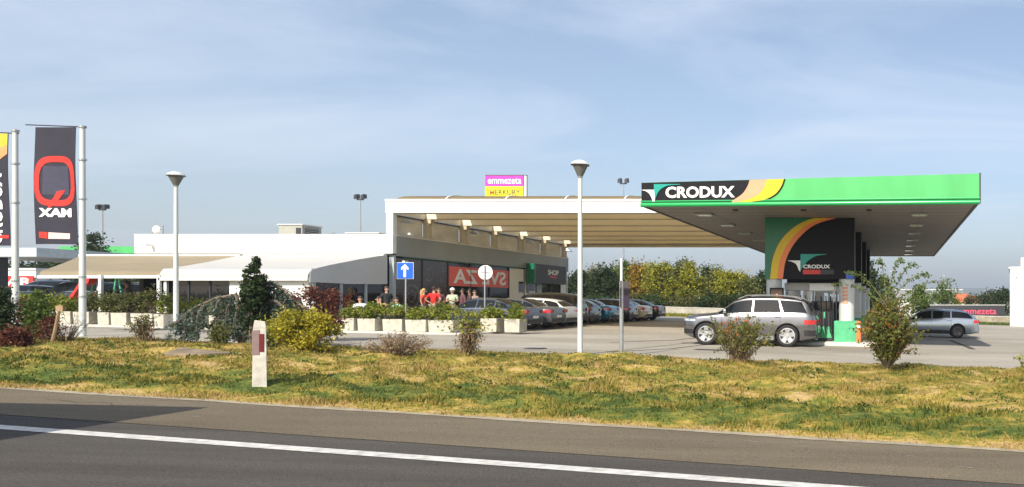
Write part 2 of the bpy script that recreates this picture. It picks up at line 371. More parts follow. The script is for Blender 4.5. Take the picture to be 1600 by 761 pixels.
strip('asphalt_crack', [(2.6, 34.8), (2.9, 30.2), (3.0, 28.2)], .22, tar)
strip('painted_line', [(-.2, 27.9), (8, 27.5), (20, 27)], .10, paint2)
strip('painted_line', [(-14, 23.3), (-9.5, 22.9)], .14, paint2)
strip('painted_line', [(-15.8, 30.4), (-11.5, 35.5)], .10, paint2)
b = MB(); b.lathe([(.33, 0), (.33, .012)], (-11, 22.6, gz(-11)), 20); struct(b.build('manhole_cover', M['charcoal'], smooth=True))
strip('asphalt_patch', [(-6.5, 24.1), (-5.3, 24.0)], .5, tar, .007)
for q, (xa, off) in enumerate(((-12, .6),)):
    p = [(xa+i*.22, Yroad(xa+i*.22)-off+.09*math.sin(i*1.9+q)+.05*math.sin(i*4.1)) for i in range(9)]
    strip('asphalt_crack', p, .012, tar, .0105)
# pale scratches and a chip of straw on the shoulder
rng = random.Random(5)
b = MB()
for i in range(16):
    x = rng.uniform(-9, 1.2); y = Yroad(x)-rng.uniform(.3, 1.4); l = rng.uniform(.06, .2); w = .008
    b.add([(x, y, gz(x)+.0115), (x+l, y-.18*l+rng.uniform(-.02, .02), gz(x+l)+.0115), (x+l, y-.18*l+w, gz(x+l)+.0115), (x, y+w, gz(x)+.0115)], [(0, 1, 2, 3)])
struct(b.build('road_scratches', mat('scratch', (.3, .28, .24), .8)))
# pavement / kerb platform of the building
KP = [(-62, 27.1), (-45, 27.3), (-31, 27.5), (-26, 27.75), (-22, 28.0), (-17.5, 28.5), (-16.8, 28.7), (-16.4, 29.2), (-16.3, 30.0), (-16.3, 31.4), (-16.5, 31.8), (-17.1, 32.05), (-20.9, 32.1)]
b = MB(); back = [(-20.9, 53), (-20.9, 54)]
vs = []; fs = []
K = [(x, y) for x, y in KP]+[(-21.2, 33.0), (-21.2, 54)]
for (x, y) in K: vs += [(x, y, gz(x)), (x, y, gz(x)+.07)]
for i in range(len(K)-1): fs.append((2*i, 2*i+2, 2*i+3, 2*i+1))
# kerb stones top: strip 0.3 wide inward
def inward(i):
    a = Vector(K[max(0, i-1)]); c = Vector(K[min(len(K)-1, i+1)]); d = (c-a).normalized(); return Vector(K[i])+Vector((-d.y, d.x))*.28
base = len(vs)
for i in range(len(K)): p = inward(i); vs.append((p.x, p.y, gz(p.x)+.072))
for i in range(len(K)-1): fs.append((2*i+1, 2*i+3, base+i+1, base+i))
b.add(vs, fs); b.nonorm = True; struct(b.build('kerb', M['kerb']))
b = MB()
for x0, x1 in [(i, i+1.) for i in range(-62, -21)]:
    ys = [float(np.interp(x, [p[0] for p in KP[:12]], [p[1] for p in KP[:12]]))+.25 for x in (x0, x1)]
    b.add([(x0, ys[0], gz(x0)+.066), (x1, ys[1], gz(x1)+.066), (x1, 54, gz(x1)+.066), (x0, 54, gz(x0)+.066)], [(0, 1, 2, 3)])
b.add([(-21.0, 28.3, gz(-21)+.066), (-16.7, 28.9, gz(-16.6)+.066), (-16.6, 31.5, gz(-16.6)+.066), (-21.0, 31.9, gz(-21)+.066)], [(0, 1, 2, 3)])
struct(b.build('pavement', mat('paving', (.34, .32, .28), .85, var=.2, scale=2, bump=.2)))
# hills on the horizon
b = MB(); hp = []
for i in range(60):
    x = -2600+i*90; h = 30+36*max(0, mn.noise((i*.13, 0, 1)))+22*mn.noise((i*.4, 0, 4))
    if x > 150: h += 30*math.exp(-((x-350)/330)**2)
    hp.append((x, h))
vs = []
for x, h in hp: vs += [(x, 3000, -20), (x, 3150, h), (x, 3600, h*.7), (x, 3900, -20)]
b.add(vs, [(4*i+j, 4*i+4+j, 4*i+5+j, 4*i+1+j) for i in range(len(hp)-1) for j in range(3)])
struct(b.build('hills', mat('hill_forest', (.045, .07, .035), .95, var=.3, scale=.01), smooth=True))
b = MB(); b.box(-4600, 4600, -70, 6400, -26, 160)
hz = b.build('haze', bpy.data.materials.new('haze')); struct(hz, 'stuff'); hm = hz.data.materials[0]; hm.use_nodes = True; hn = hm.node_tree; hn.nodes.clear()
ho = hn.nodes.new('ShaderNodeOutputMaterial'); hv = hn.nodes.new('ShaderNodeVolumePrincipled'); hv.inputs['Color'].default_value = (.80, .87, .96, 1); hv.inputs['Density'].default_value = .00045; hv.inputs['Anisotropy'].default_value = .2
hn.links.new(hv.outputs[0], ho.inputs['Volume'])

# ================================================================== restaurant building
BX0, BX1, BY0, BY1, BZ = -34.75, -23.0, 34.0, 52.1, 4.79
bld = thing('restaurant_building', 'low flat-roofed restaurant with white front parapet and grey shaded side wall', 'building', ((BX0+BX1)/2, BY0, gz(-28)))
bld_loc = Vector(bld.location)
def fin(root):
    """children are modelled in world coordinates: bring them into the root's frame"""
    bpy.context.view_layer.update()
    inv = Matrix.Translation(root.location) @ Matrix.Rotation(root.rotation_euler.z, 4, 'Z'); inv = inv.inverted()
    for ch in root.children: ch.data.transform(inv)
    for ch in root.children:
        for g in ch.children: g.data.transform(inv)
def bx(name, m, parent, *a, bevel=0, label=None, smooth=False): return MB().box(*a).build(name, m, parent, bevel=bevel, label=label, smooth=smooth)
b = MB(); b.box(BX0-.1, BX1, BY0-.12, BY0+.12, 3.96, BZ); b.box(BX0-.1, BX1+.01, BY0-.14, BY0+.14, BZ, BZ+.05)
b.build('front_parapet', M['white'], bld)
b = MB(); b.box(BX0-.3, BX1-.02, BY0-.16, BY0+.1, 3.90, 3.955); b.build('parapet_trim', M['charcoal'], bld)
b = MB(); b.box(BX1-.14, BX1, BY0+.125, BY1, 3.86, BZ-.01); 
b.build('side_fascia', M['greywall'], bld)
bx('fascia_cap', M['offwhite'], bld, BX1-.16, BX1+.03, BY0+.15, BY1+.02, BZ-.008, BZ+.03)
bx('roof', mat('roof_felt', (.35, .34, .32), .9), bld, BX0, BX1-.15, BY0+.12, BY1, 4.45, 4.6)
bx('side_wall', M['interior'], bld, BX0, BX0+.2, BY0, BY1, 0, 4.44)
bx('back_wall', M['white'], bld, BX0+.2, BX1-.15, BY1-.2, BY1, 0, 4.44)
bx('partition', M['interior'], bld, BX0+.3, BX1-1.2, BY0+5, BY0+5.1, .5, 4.4)
bx('floor', M['interior'], bld, BX0+.2, BX1-.2, 29.6, BY1-.3, .83, .86)
def SIDE(y, z, t=0): return (BX1-.05+t, y, z)
# glazed side wall, from the front corner back: mural windows, red banner, glass, white panel built as a reflected house, portal
b = MB(); b.box(BX1-.16, BX1-.08, 34.15, 38.15, .62, 3.78); mu = b.build('mural_window', M['coffee'], bld, label='dark window printed with a grey and brown mural')
# mural rings (a printed picture of cogs and cups) kept generic
b = MB()
for (yy, zz, rr) in ((35.3, 2.0, .62), (35.3, 2.0, .30), (36.6, 3.1, .34), (37.4, 1.7, .25), (36.9, 1.3, .2)):
    b = MB(); n = 28
    for i in range(n):
        a0, a1 = 2*math.pi*i/n, 2*math.pi*(i+1)/n
        q = [SIDE(yy+math.cos(a)*r_, zz+math.sin(a)*r_, -.025) for a, r_ in ((a0, rr), (a1, rr), (a1, rr*.8), (a0, rr*.8))]
        b.add(q, [(0, 1, 2, 3)])
    b.nonorm = True; b.build('mural_ring', M['muralgrey'], mu)
b = MB(); b.box(BX1-.16, BX1-.082, 34.16, 35.9, .64, 3.76); b.nonorm = False
for k, (y0, y1) in enumerate(((38.2, 40.15), (40.2, 42.1), (42.15, 44.15))):
    bx('window', M['windows'], bld, BX1-.13, BX1-.11, y0, y1, .62, 3.78)
for y in (34.1, 36.1, 38.17, 40.17, 42.12, 44.2, 46.0, 47.5, 49.4, 51.0, 51.9):
    bx('mullion', M['darkmetal'], bld, BX1-.15, BX1-.05, y-.03, y+.03, .6, 3.86)
bn = bx('window_banner', M['banner'], bld, BX1-.07, BX1-.045, 38.22, 44.1, 2.58, 3.6, label='red window banner with white letters reading backwards')
f = lambda u, v: SIDE(41.2+u, 3.10+v, .012)
text('banner_letters', 'AZ EVS'[::-1], -5.2, .78, M['letter'], f, bn, bold=.025)
bx('banner_seam', M['charcoal'], bn, BX1-.045, BX1-.03, 40.15, 40.2, 2.58, 3.6)
mirrored_house = bx('side_panel', M['white'], bld, BX1-.14, BX1-.07, 44.25, 47.45, .6, 3.78, label='reflection of a white house in the glazing, modelled as a white panel with small windows')  # solid white panel stands in for a house mirrored in the shop glass
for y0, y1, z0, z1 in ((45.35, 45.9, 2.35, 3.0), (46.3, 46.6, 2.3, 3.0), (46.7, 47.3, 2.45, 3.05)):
    bx('window', M['darkglass'], mirrored_house, BX1-.075, BX1-.05, y0, y1, z0, z1)  # windows of the reflected house, modelled as dark panes on the panel
bx('side_panel', M['white'], bld, BX1-.14, BX1-.06, 51.05, BY1-.01, .4, 3.80)
bx('door', M['darkglass'], bld, BX1-.16, BX1-.1, 48.3, 51.0, .5, 3.2)
bx('door_frame', M['frame'], bld, BX1-.12, BX1-.04, 47.6, 48.25, .5, 3.3)
bx('door_frame', M['darkmetal'], bld, BX1-.1, BX1-.06, 49.6, 49.68, .5, 3.0)
b = MB(); b.box(BX1+.0, BX1+.02, 34.6, 45.0, 3.80, 3.845); b.build('light_strip', M['darkgreen'], bld)
bx('corner_post', M['frame'], bld, BX1-.24, BX1-.02, BY0-.02, BY0+.11, .6, 3.95)
# terrace enclosure under the white awning (Y 29.45 .. 34)
TY = 29.5
bx('terrace_wall', M['white'], bld, -26.55, -23.35, TY, TY+.1, gz(-26)+.05, 2.68)
for k in range(3):
    xa = -29.05+k*.85
    bx('terrace_window', M['windows'], bld, xa+.04, xa+.80, TY+.03, TY+.05, 1.45, 2.66)
    bx('terrace_mullion', M['charcoal'], bld, xa-.02, xa+.04, TY, TY+.08, .7, 2.68)
bx('terrace_parapet', M['interior'], bld, -29.05, -26.55, TY+.02, TY+.09, gz(-28), 1.44)
for k in range(3):
    ya = 29.6+k*1.45
    bx('side_screen', M['windows'], bld, -23.32, -23.30, ya+.09, ya+1.4, 1.35, 2.62)
    bx('side_screen_post', M['frame'], bld, -23.37, -23.25, ya-.03, ya+.09, .6, 2.68)
bx('side_screen_rail', M['frame'], bld, -23.36, -23.26, 29.6, 33.9, 2.62, 2.70)
bx('side_screen_panel', M['charcoal'], bld, -23.34, -23.29, 29.6, 33.9, .6, 1.34)
bx('side_screen_curtain', M['interior'], bld, -24.9, -24.85, 30.2, 33.9, .9, 2.62)
fin(bld)
# shop portal sign
sg = thing('shop_sign', 'dark boxed SHOP sign with green edge above the entrance on the side wall', 'sign', (BX1, 48.2, 2.95))
bx('sign_box', M['charcoal'], sg, BX1+.04, BX1+.5, 46.3, 50.6, 2.93, 4.15, bevel=.01)
bx('green_return', M['green2'], sg, BX1+.035, BX1+.52, 46.1, 46.3, 2.90, 4.17)
text('lettering', 'SHOP', 1.5, .34, M['letter'], lambda u, v: (BX1+.51, 48.7+u, 3.68+v), sg, bold=.03)
bx('small_strip', M['red'], sg, BX1+.5, BX1+.51, 48.2, 49.2, 3.32, 3.44)
fin(sg)
# ---------------- terrace awnings
def awning(name, label, xl0, xr0, xl1, xr1, y0, z0, y1, z1, m, drop):
    t = thing(name, label, 'awning', ((xl1+xr1)/2, y1, gz(-28)))
    prof = [(0, 0), (.2, .015), (.45, .03), (.7, .02), (.9, -.0), (.97, -.03)]
    b = MB(); L = []
    for s, dz in prof: L.append((s, z0+(z1-z0)*s-dz*.9))
    pts = [(s, z) for s, z in L]+[(1.0, z1-.3*drop), (1.012, z1-.7*drop), (1.012, z1-drop)]
    n = 14; vs = []
    for i in range(n+1):
        u = i/n
        for s, z in pts:
            xa = xl0+(xl1-xl0)*s; xb = xr0+(xr1-xr0)*s
            sag = -.025*abs(math.sin(u*math.pi*3))*s
            vs.append((xa+(xb-xa)*u, y0+(y1-y0)*s, z+sag))
    k = len(pts); m0 = len(vs); vs += [(x, y+.016, z-.016) for x, y, z in vs]
    fs = [(i*k+j, (i+1)*k+j, (i+1)*k+j+1, i*k+j+1) for i in range(n) for j in range(k-1)]
    fs += [tuple(m0+a for a in q)[::-1] for q in fs]
    b.add(vs, fs); b.nonorm = True; b.build('canvas', m, t, smooth=True)
    b = MB(); b.box(xl1, xr1, y1-.10, y1+.02, z1-drop-.12, z1-drop-.004); b.build('front_rail', M['offwhite'], t)
    b = MB(); b.box(xl0, xr0, y0-.12, y0-.02, z0-.12, z0+.04); b.build('cassette', M['offwhite'], t)
    for xx0, xx1 in ((xl0+.15, xl1+.15), (xr0-.15, xr1-.15)):
        b = MB(); b.tube((xx0, y0, z0-.12), (xx1, y1+.05, z1-drop-.06), .03); b.build('arm', M['offwhite'], t)
    return t
a1 = awning('terrace_awning', 'wide beige canvas awning sloping out over the open terrace', -37.2, -29.7, -34.0, -29.0, 33.8, 3.86, 29.4, 2.93, M['awnbeige'], .14)
for X, Y in ((xat(147, 29), 29.25), (xat(245, 29.2), 29.3)):
    b = MB(); b.box(X-.055, X+.055, Y-.05, Y+.05, gz(X), 2.80); b.build('post', M['offwhite'], a1)
fin(a1)
a2 = awning('terrace_awning', 'white canvas awning with grey side flap over the glazed terrace', -29.85, -23.28, -29.15, -23.25, 33.8, 3.88, 29.35, 3.0, M['awnwhite'], .30)
for X, Y in ((xat(252, 29.2), 29.4),):
    b = MB(); b.box(X-.055, X+.055, Y-.05, Y+.05, gz(X), 2.66); b.build('post', M['offwhite'], a2)
pts = [(33.8, 3.90), (32, 3.58), (30.4, 3.26), (29.75, 3.11), (29.45, 3.02), (29.345, 2.92), (29.335, 2.7), (29.335, 2.52), (31.5, 2.50), (33.8, 2.55)]
prism(pts, lambda u, v, t: (-23.22+t, u, v), 0, .02).build('side_flap', M['awngrey'], a2)
fin(a2)
# ---------------- things on the roof
def rooftop(name, label, cat, parts, loc):
    t = thing(name, label, cat, loc)
    for p in parts:
        b = MB(); b.box(*[p[2][i] for i in range(6)]); b.build(p[0], p[1], t, bevel=.01)
    return t
Y = 36.0
x0, x1 = xat(434, Y), xat(477, Y)
ac = thing('roof_air_unit', 'boxy beige air handling unit with side grille on the white roof', 'air unit', ((x0+x1)/2, Y, 4.6))
bx('casing', mat('unit_beige', (.36, .36, .30), .5), ac, x0-ac.location.x+.05, x1-ac.location.x-.15, 0, 1.2, .1, .88)
bx('lid', M['offwhite'], ac, x0-ac.location.x, x1-ac.location.x-.1, -.05, 1.25, .88, .93)
bx('base', M['darkmetal'], ac, x0-ac.location.x+.1, x1-ac.location.x-.2, .05, 1.15, 0, .1)
bx('front_grille', M['darkmetal'], ac, x1-ac.location.x-.45, x1-ac.location.x-.2, -.012, -.0, .28, .75)
gr = bx('grille', M['darkmetal'], ac, x1-ac.location.x-.15, x1-ac.location.x-.12, .2, 1.0, .3, .75)
b = MB()
for k in range(5): b.box(x1-ac.location.x-.12, x1-ac.location.x-.10, .2, 1.0, .34+k*.09, .37+k*.09)
b.build('slats', M['steel'], gr)
for (pa, pb, za, lab) in ((401, 430, .33, 'low white roof vent box beside the beige air unit'), (541, 592, .48, 'long low white duct box near the corner of the roof')):
    xa, xb = xat(pa, Y), xat(pb, Y); t = thing('roof_vent_box', lab, 'vent', ((xa+xb)/2, Y, 4.6)); w = (xb-xa)/2
    bx('box', mat('duct_grey', (.45, .45, .43), .5), t, -w, w, 0, .9, .03, za, bevel=.02); bx('base', M['darkmetal'], t, -w+.05, w-.05, .05, .85, 0, .03)
    bx('cap', M['offwhite'], t, -w-.04, w+.04, -.04, .94, za, za+.04)
xa = xat(514, Y); t = thing('roof_vent_pipe', 'small grey vent cowl on the roof beside the long duct box', 'vent', (xa+.2, Y, 4.6))
b = MB(); b.tube((0, 0, 0), (0, 0, .35), .12, n=14); b.build('pipe', M['steel'], t, smooth=True)
b = MB(); b.lathe([(.2, .35), (.2, .42), (.02, .52)], (0, 0, 0), 16); b.build('cowl', M['steel'], t)
def camera_fix(x, y, z, d, label):
    t = thing('security_camera', label, 'camera', (x, y, z))
    b = MB(); b.tube((0, 0, 0), (d[0]*.12, d[1]*.12, 0), .02); b.build('bracket', M['offwhite'], t)
    b = MB(); b.box(-.06, .06, -.14, .14, -.05, .05); o = b.build('housing', M['offwhite'], t, bevel=.015); o.location = (d[0]*.2, d[1]*.2, -.02)
    return t
camera_fix(xat(236, 33.8), 33.86, 4.35, (0, -1), 'small white camera high on the left end of the white parapet')
camera_fix(BX1, 34.5, 3.62, (1, -.3), 'small white camera at the corner above the blue arrow sign')
t = thing('roof_antenna', 'small white dish and camera arm at the left end of the roof', 'antenna', (xat(254, 35), 35, 4.6))
b = MB(); b.tube((0, 0, 0), (0, 0, .75), .035); b.build('mast', M['steel'], t)
b = MB(); b.tube((0, 0, .62), (-.5, 0, .42), .03); b.build('arm', M['steel'], t)
b = MB(); b.lathe([(0, 0), (.12, .03), (.2, .1)], (-.3, -.1, .55), 16, 'y'); b.build('dish', M['offwhite'], t, smooth=True)
# ================================================================== forecourt link roof
RX0, RX1 = -23.36, -8.1
roof = thing('forecourt_roof', 'long white-edged roof on tan beams joining the shop to the green canopy', 'roof', (RX0, 34, 4.79))
b = MB(); b.box(RX0, RX1, 33.9, 34.1, 5.83, 6.36); b.build('front_fascia', M['white'], roof)
bx('fascia_lip', M['offwhite'], roof, RX0, RX1, 33.86, 34.12, 6.362, 6.45)
bx('left_fascia', M['white'], roof, RX0, RX0+.12, 34.11, 52.2, 5.83, 6.38)
bx('corner_post', M['white'], roof, RX0+.02, BX1-.03, 33.93, 34.2, 4.845, 5.828)
BYS = [34.25, 36.7, 39.75, 42.8, 45.8, 48.8, 51.85]
for i, yb in enumerate(BYS):
    bm_ = bx('beam', M['tan'], roof, RX0+.13, RX1, yb-.11, yb+.11, 5.86, 6.33); bx('beam_flange', M['tan2'], bm_, RX0+.13, RX1, yb-.15, yb+.15, 5.82, 5.858)
    if i:
        b = MB(); b.box(BX1-.34, BX1-.06, yb-.13, yb+.13, BZ+.03, 5.815); b.box(BX1-.36, BX1-.02, yb-.17, yb+.17, BZ+.03, BZ+.15); b.box(BX1-.36, BX1+.06, yb-.15, yb+.15, 5.62, 5.81)
        b.build('post', M['tan2'], roof)
        y0 = BYS[i-1]+.14; bx('side_panel', M['panelgrey'], roof, BX1-.42, BX1-.36, y0, yb-.14, BZ+.03, 5.82)
        b = MB(); b.box(BX1-.36, BX1-.30, y0, yb-.14, 5.74, 5.81); b.build('panel_rail', M['darkmetal'], roof)
bx('rear_fascia', M['tan'], roof, RX0+.13, RX1, 52.0, 52.15, 5.6, 6.38)
for i in range(len(BYS)-1):
    y0, y1 = BYS[i]-.05, BYS[i+1]-.07; n = 12; b = MB(); vs = []
    if i == 0: y0 = 34.13
    for k in range(n+1):
        a = math.pi*k/n; y = (y0+y1)/2-(y1-y0)/2*math.cos(a); z = 6.40+.36*math.sin(a)
        for x, dz in ((RX0+.25, 0), (RX1, 0), (RX0+.25, -.02), (RX1, -.02)): vs.append((x+(.25*math.sin(a) if x < -20 else 0), y, z+dz))
    fs = []
    for k in range(n): o = 4*k; fs += [(o, o+4, o+5, o+1), (o+2, o+3, o+7, o+6), (o, o+2, o+6, o+4)]
    b.add(vs, fs); v = b.build('vault_panel', M['vault'], roof, smooth=True)
    b = MB()
    for q in range(6):
        xr = RX0+2.6+q*2.75
        if xr > RX1-.5: break
        for k in range(n):
            a0, a1 = math.pi*k/n, math.pi*(k+1)/n
            p = [((y0+y1)/2-(y1-y0)/2*math.cos(a), 6.405+.365*math.sin(a)) for a in (a0, a1)]
            b.add([(xr, p[0][0], p[0][1]), (xr+.06, p[0][0], p[0][1]), (xr+.06, p[1][0], p[1][1]), (xr, p[1][0], p[1][1]), (xr, p[0][0], p[0][1]+.03), (xr+.06, p[0][0], p[0][1]+.03), (xr+.06, p[1][0], p[1][1]+.03), (xr, p[1][0], p[1][1]+.03)],
                  [(0, 1, 5, 4), (4, 5, 6, 7), (0, 4, 7, 3), (1, 2, 6, 5)])
    b.build('rib', M['offwhite'], v)
fin(roof)
def floodlight(x, y, z, label, s=1.):
    t = thing('wall_floodlight', label, 'floodlight', (x, y, z), group='floodlights along the wall under the roof')
    b = MB(); b.tube((0, 0, 0), (.35*s, -.1, .05), .02); b.build('arm', M['steel'], t)
    b = MB(); b.hexa([(.2*s, -.35*s, -.1*s), (.75*s, -.3*s, -.12*s), (.75*s, .2*s, -.12*s), (.2*s, .2*s, -.1*s), (.28*s, -.25*s, .12*s), (.45*s, -.2*s, .12*s), (.45*s, .1*s, .12*s), (.28*s, .1*s, .12*s)]); b.build('housing', M['steel'], t)
    b = MB(); b.box(.26*s, .7*s, -.28*s, .15*s, -.14*s, -.125*s); b.build('lens', M['lamp'], t)
for yy, lab in ((34.9, 'big wall floodlight nearest the front corner under the roof'), (40.5, 'wall floodlight between the second and third tan posts'), (46.6, 'wall floodlight near the fifth tan post'), (52.0, 'wall floodlight at the far end of the side wall')):
    floodlight(BX1-.3, yy, 5.55 if yy < 52 else 5.4, lab, .8)
camera_fix(BX1, 34.9, 4.95, (1, -.3), 'small camera on the ledge below the first floodlight')
# ================================================================== green station canopy
A = Vector((-8.55, 25.0, 0)); B = Vector((2.77, 24.2, 0)); CL = Vector((-8.6, 51.7, 0)); CR = Vector((2.77, 51.7, 0))
can = thing('station_canopy', 'large flat filling station canopy with bright green fascia and black logo panel', 'canopy', (-3, 25, 0))
ZB, ZT0, ZT1 = 4.97, 5.76, 5.93
du = (B-A).normalized(); dn = Vector((du.y, -du.x, 0))   # outward (towards -Y)
L = (B-A).length
def FP(u, z, t=0): p = A+du*u+dn*t; return (p.x, p.y, z)
b = MB(); b.hexa([FP(0, ZB+.09, -.12), FP(L, ZB+.09, -.12), FP(L, ZB+.09, .0), FP(0, ZB+.09, 0), FP(0, ZT0, -.12), FP(L, ZT1, -.12), FP(L, ZT1, 0), FP(0, ZT0, 0)]); b.build('front_fascia', M['green'], can)
b = MB(); b.tube(FP(-.02, ZB+.03, .03), FP(L+.02, ZB+.02, .03), .075, n=12); b.tube(FP(-.02, ZB+.15, .03), FP(L+.02, ZB+.15, .03), .03, n=8); b.build('edge_tube', M['tubegreen'], can, smooth=True)
b = MB(); b.hexa([(B.x-.1, B.y+.13, ZB-.03), (B.x, B.y+.13, ZB-.03), (CR.x, CR.y, ZB-.03), (CR.x-.1, CR.y, ZB-.03), (B.x-.1, B.y+.13, ZT1), (B.x, B.y+.13, ZT1), (CR.x, CR.y, ZT1), (CR.x-.1, CR.y, ZT1)]); b.build('right_fascia', M['charcoal'], can)
b = MB(); b.box(B.x-.0, B.x+.05, B.y-.02, B.y+.2, ZB, ZT1+.02); b.build('corner_trim', M['charcoal'], can)
b = MB(); b.hexa([(A.x, A.y+.13, ZB-.03), (A.x+.1, A.y+.13, ZB-.03), (CL.x+.1, CL.y, ZB-.03), (CL.x, CL.y, ZB-.03), (A.x, A.y+.13, ZT0), (A.x+.1, A.y+.13, ZT0), (CL.x+.1, CL.y, ZT0), (CL.x, CL.y, ZT0)]); b.build('left_fascia', M['charcoal'], can)
bx('rear_fascia', M['charcoal'], can, CL.x+.1, CR.x-.1, 51.6, 51.7, ZB-.03, 5.76)
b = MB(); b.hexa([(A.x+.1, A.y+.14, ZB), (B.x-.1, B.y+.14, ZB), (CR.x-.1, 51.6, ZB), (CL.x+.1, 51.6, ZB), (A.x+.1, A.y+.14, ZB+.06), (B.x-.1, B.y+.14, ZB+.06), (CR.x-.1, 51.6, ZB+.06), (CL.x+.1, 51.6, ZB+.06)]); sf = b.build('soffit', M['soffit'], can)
b = MB()
for k in range(26): b.box(A.x+.15, B.x-.15, 25.8+k, 25.815+k, ZB-.004, ZB-.001)
for k in range(1, 6): b.box(A.x+k*1.9, A.x+k*1.9+.015, 25.3, 51.5, ZB-.006, ZB-.0045)
b.build('panel_joints', M['charcoal'], sf)
b = MB(); b.hexa([(A.x+.1, A.y+.14, 5.5), (B.x-.1, B.y+.14, 5.5), (CR.x-.1, 51.6, 5.5), (CL.x+.1, 51.6, 5.5), (A.x+.1, A.y+.14, 5.55), (B.x-.1, B.y+.14, 5.55), (CR.x-.1, 51.6, 5.55), (CL.x+.1, 51.6, 5.55)]); b.build('top_deck', M['steel'], can)
for X in (-7.0, .9):
    for k in range(7):
        y = 27.2+k*3.7; b = MB(); b.box(X-.3, X+.3, y-.3, y+.3, ZB-.05, ZB-.007); o = b.build('soffit_lamp', M['steel'], can)
        bx('lens', M['lamp'], o, X-.24, X+.24, y-.24, y+.24, ZB-.062, ZB-.052)
for X in (-5.6, -3.2, -.9):
    b = MB(); b.lathe([(.1, -.04), (.1, 0)], (X, 26.0, ZB-.005), 14); b.build('downlight', M['darkmetal'], can)
# fascia artwork: u, z from the sign face
def uz(px, py):
    r = Vector(((px-PX)/F, 1, (PY-py)/F)); t = A.dot(dn)/Vector((r.x, r.y, 0)).dot(dn); p = r*t
    return ((Vector((p.x, p.y, 0))-A).dot(du), CAMZ+p.z)
def art(name, pp, m, t0, t1, parent): 
    pts = [uz(*p) for p in pp]
    return prism(pts, lambda u, v, t: FP(u, v, t), t0, t1).build(name, m, parent)
def curve(pts, n=8):
    P = [Vector(p) for p in pts]; P = [P[0]*2-P[1]]+P+[P[-1]*2-P[-2]]; out = []
    for i in range(1, len(P)-2):
        for k in range(n):
            t = k/n; out.append(.5*((2*P[i])+(-P[i-1]+P[i+1])*t+(2*P[i-1]-5*P[i]+4*P[i+1]-P[i+2])*t*t+(-P[i-1]+3*P[i]-3*P[i+1]+P[i+2])*t**3))
    out.append(P[-2]); return [tuple(p) for p in out]
c3 = curve([(1227, 280), (1223, 291), (1214, 303), (1197, 312), (1170, 316.5)]); c2 = curve([(1199, 281), (1195, 292), (1187, 303), (1172, 311), (1149, 316.8)]); c1 = curve([(1172, 281.8), (1169, 291), (1161, 303), (1147, 313), (1143, 317.0)])
lp = art('logo_panel', [(1003.2, 286)]+c3+[(1170, 317.2), (1003.2, 318.3)], M['black'], .004, .05, can)
c3y = [(x-1.6, y) for x, y in c3]
art('yellow_band', c2+c3y[::-1], M['yellow'], .052, .060, lp)
art('peach_band', c1+c2[::-1], M['peach'], .056, .064, lp)
art('white_mark', [(1003.6, 297), (1024, 297), (1024, 315), (1020.5, 315)]+curve([(1020, 311), (1016, 303.5), (1010, 299), (1003.6, 297.3)]), M['letter'], .052, .066, lp)
art('teal_mark', [(1023.2, 295)]+[(1023, 288.3), (1064, 288.2)]+curve([(1064, 288.8), (1045, 290.5), (1034, 296), (1028, 304), (1024.5, 314)]), M['teal'], .068, .078, lp)
(u0, z0), (u1, z1) = uz(1041, 310), uz(1149, 291)
text('lettering', 'CRODUX', u1-u0, (z1-z0), M['letter'], lambda u, v: FP((u0+u1)/2+u, (z0+z1)/2+v, .07), lp, bold=.035)
fin(can)
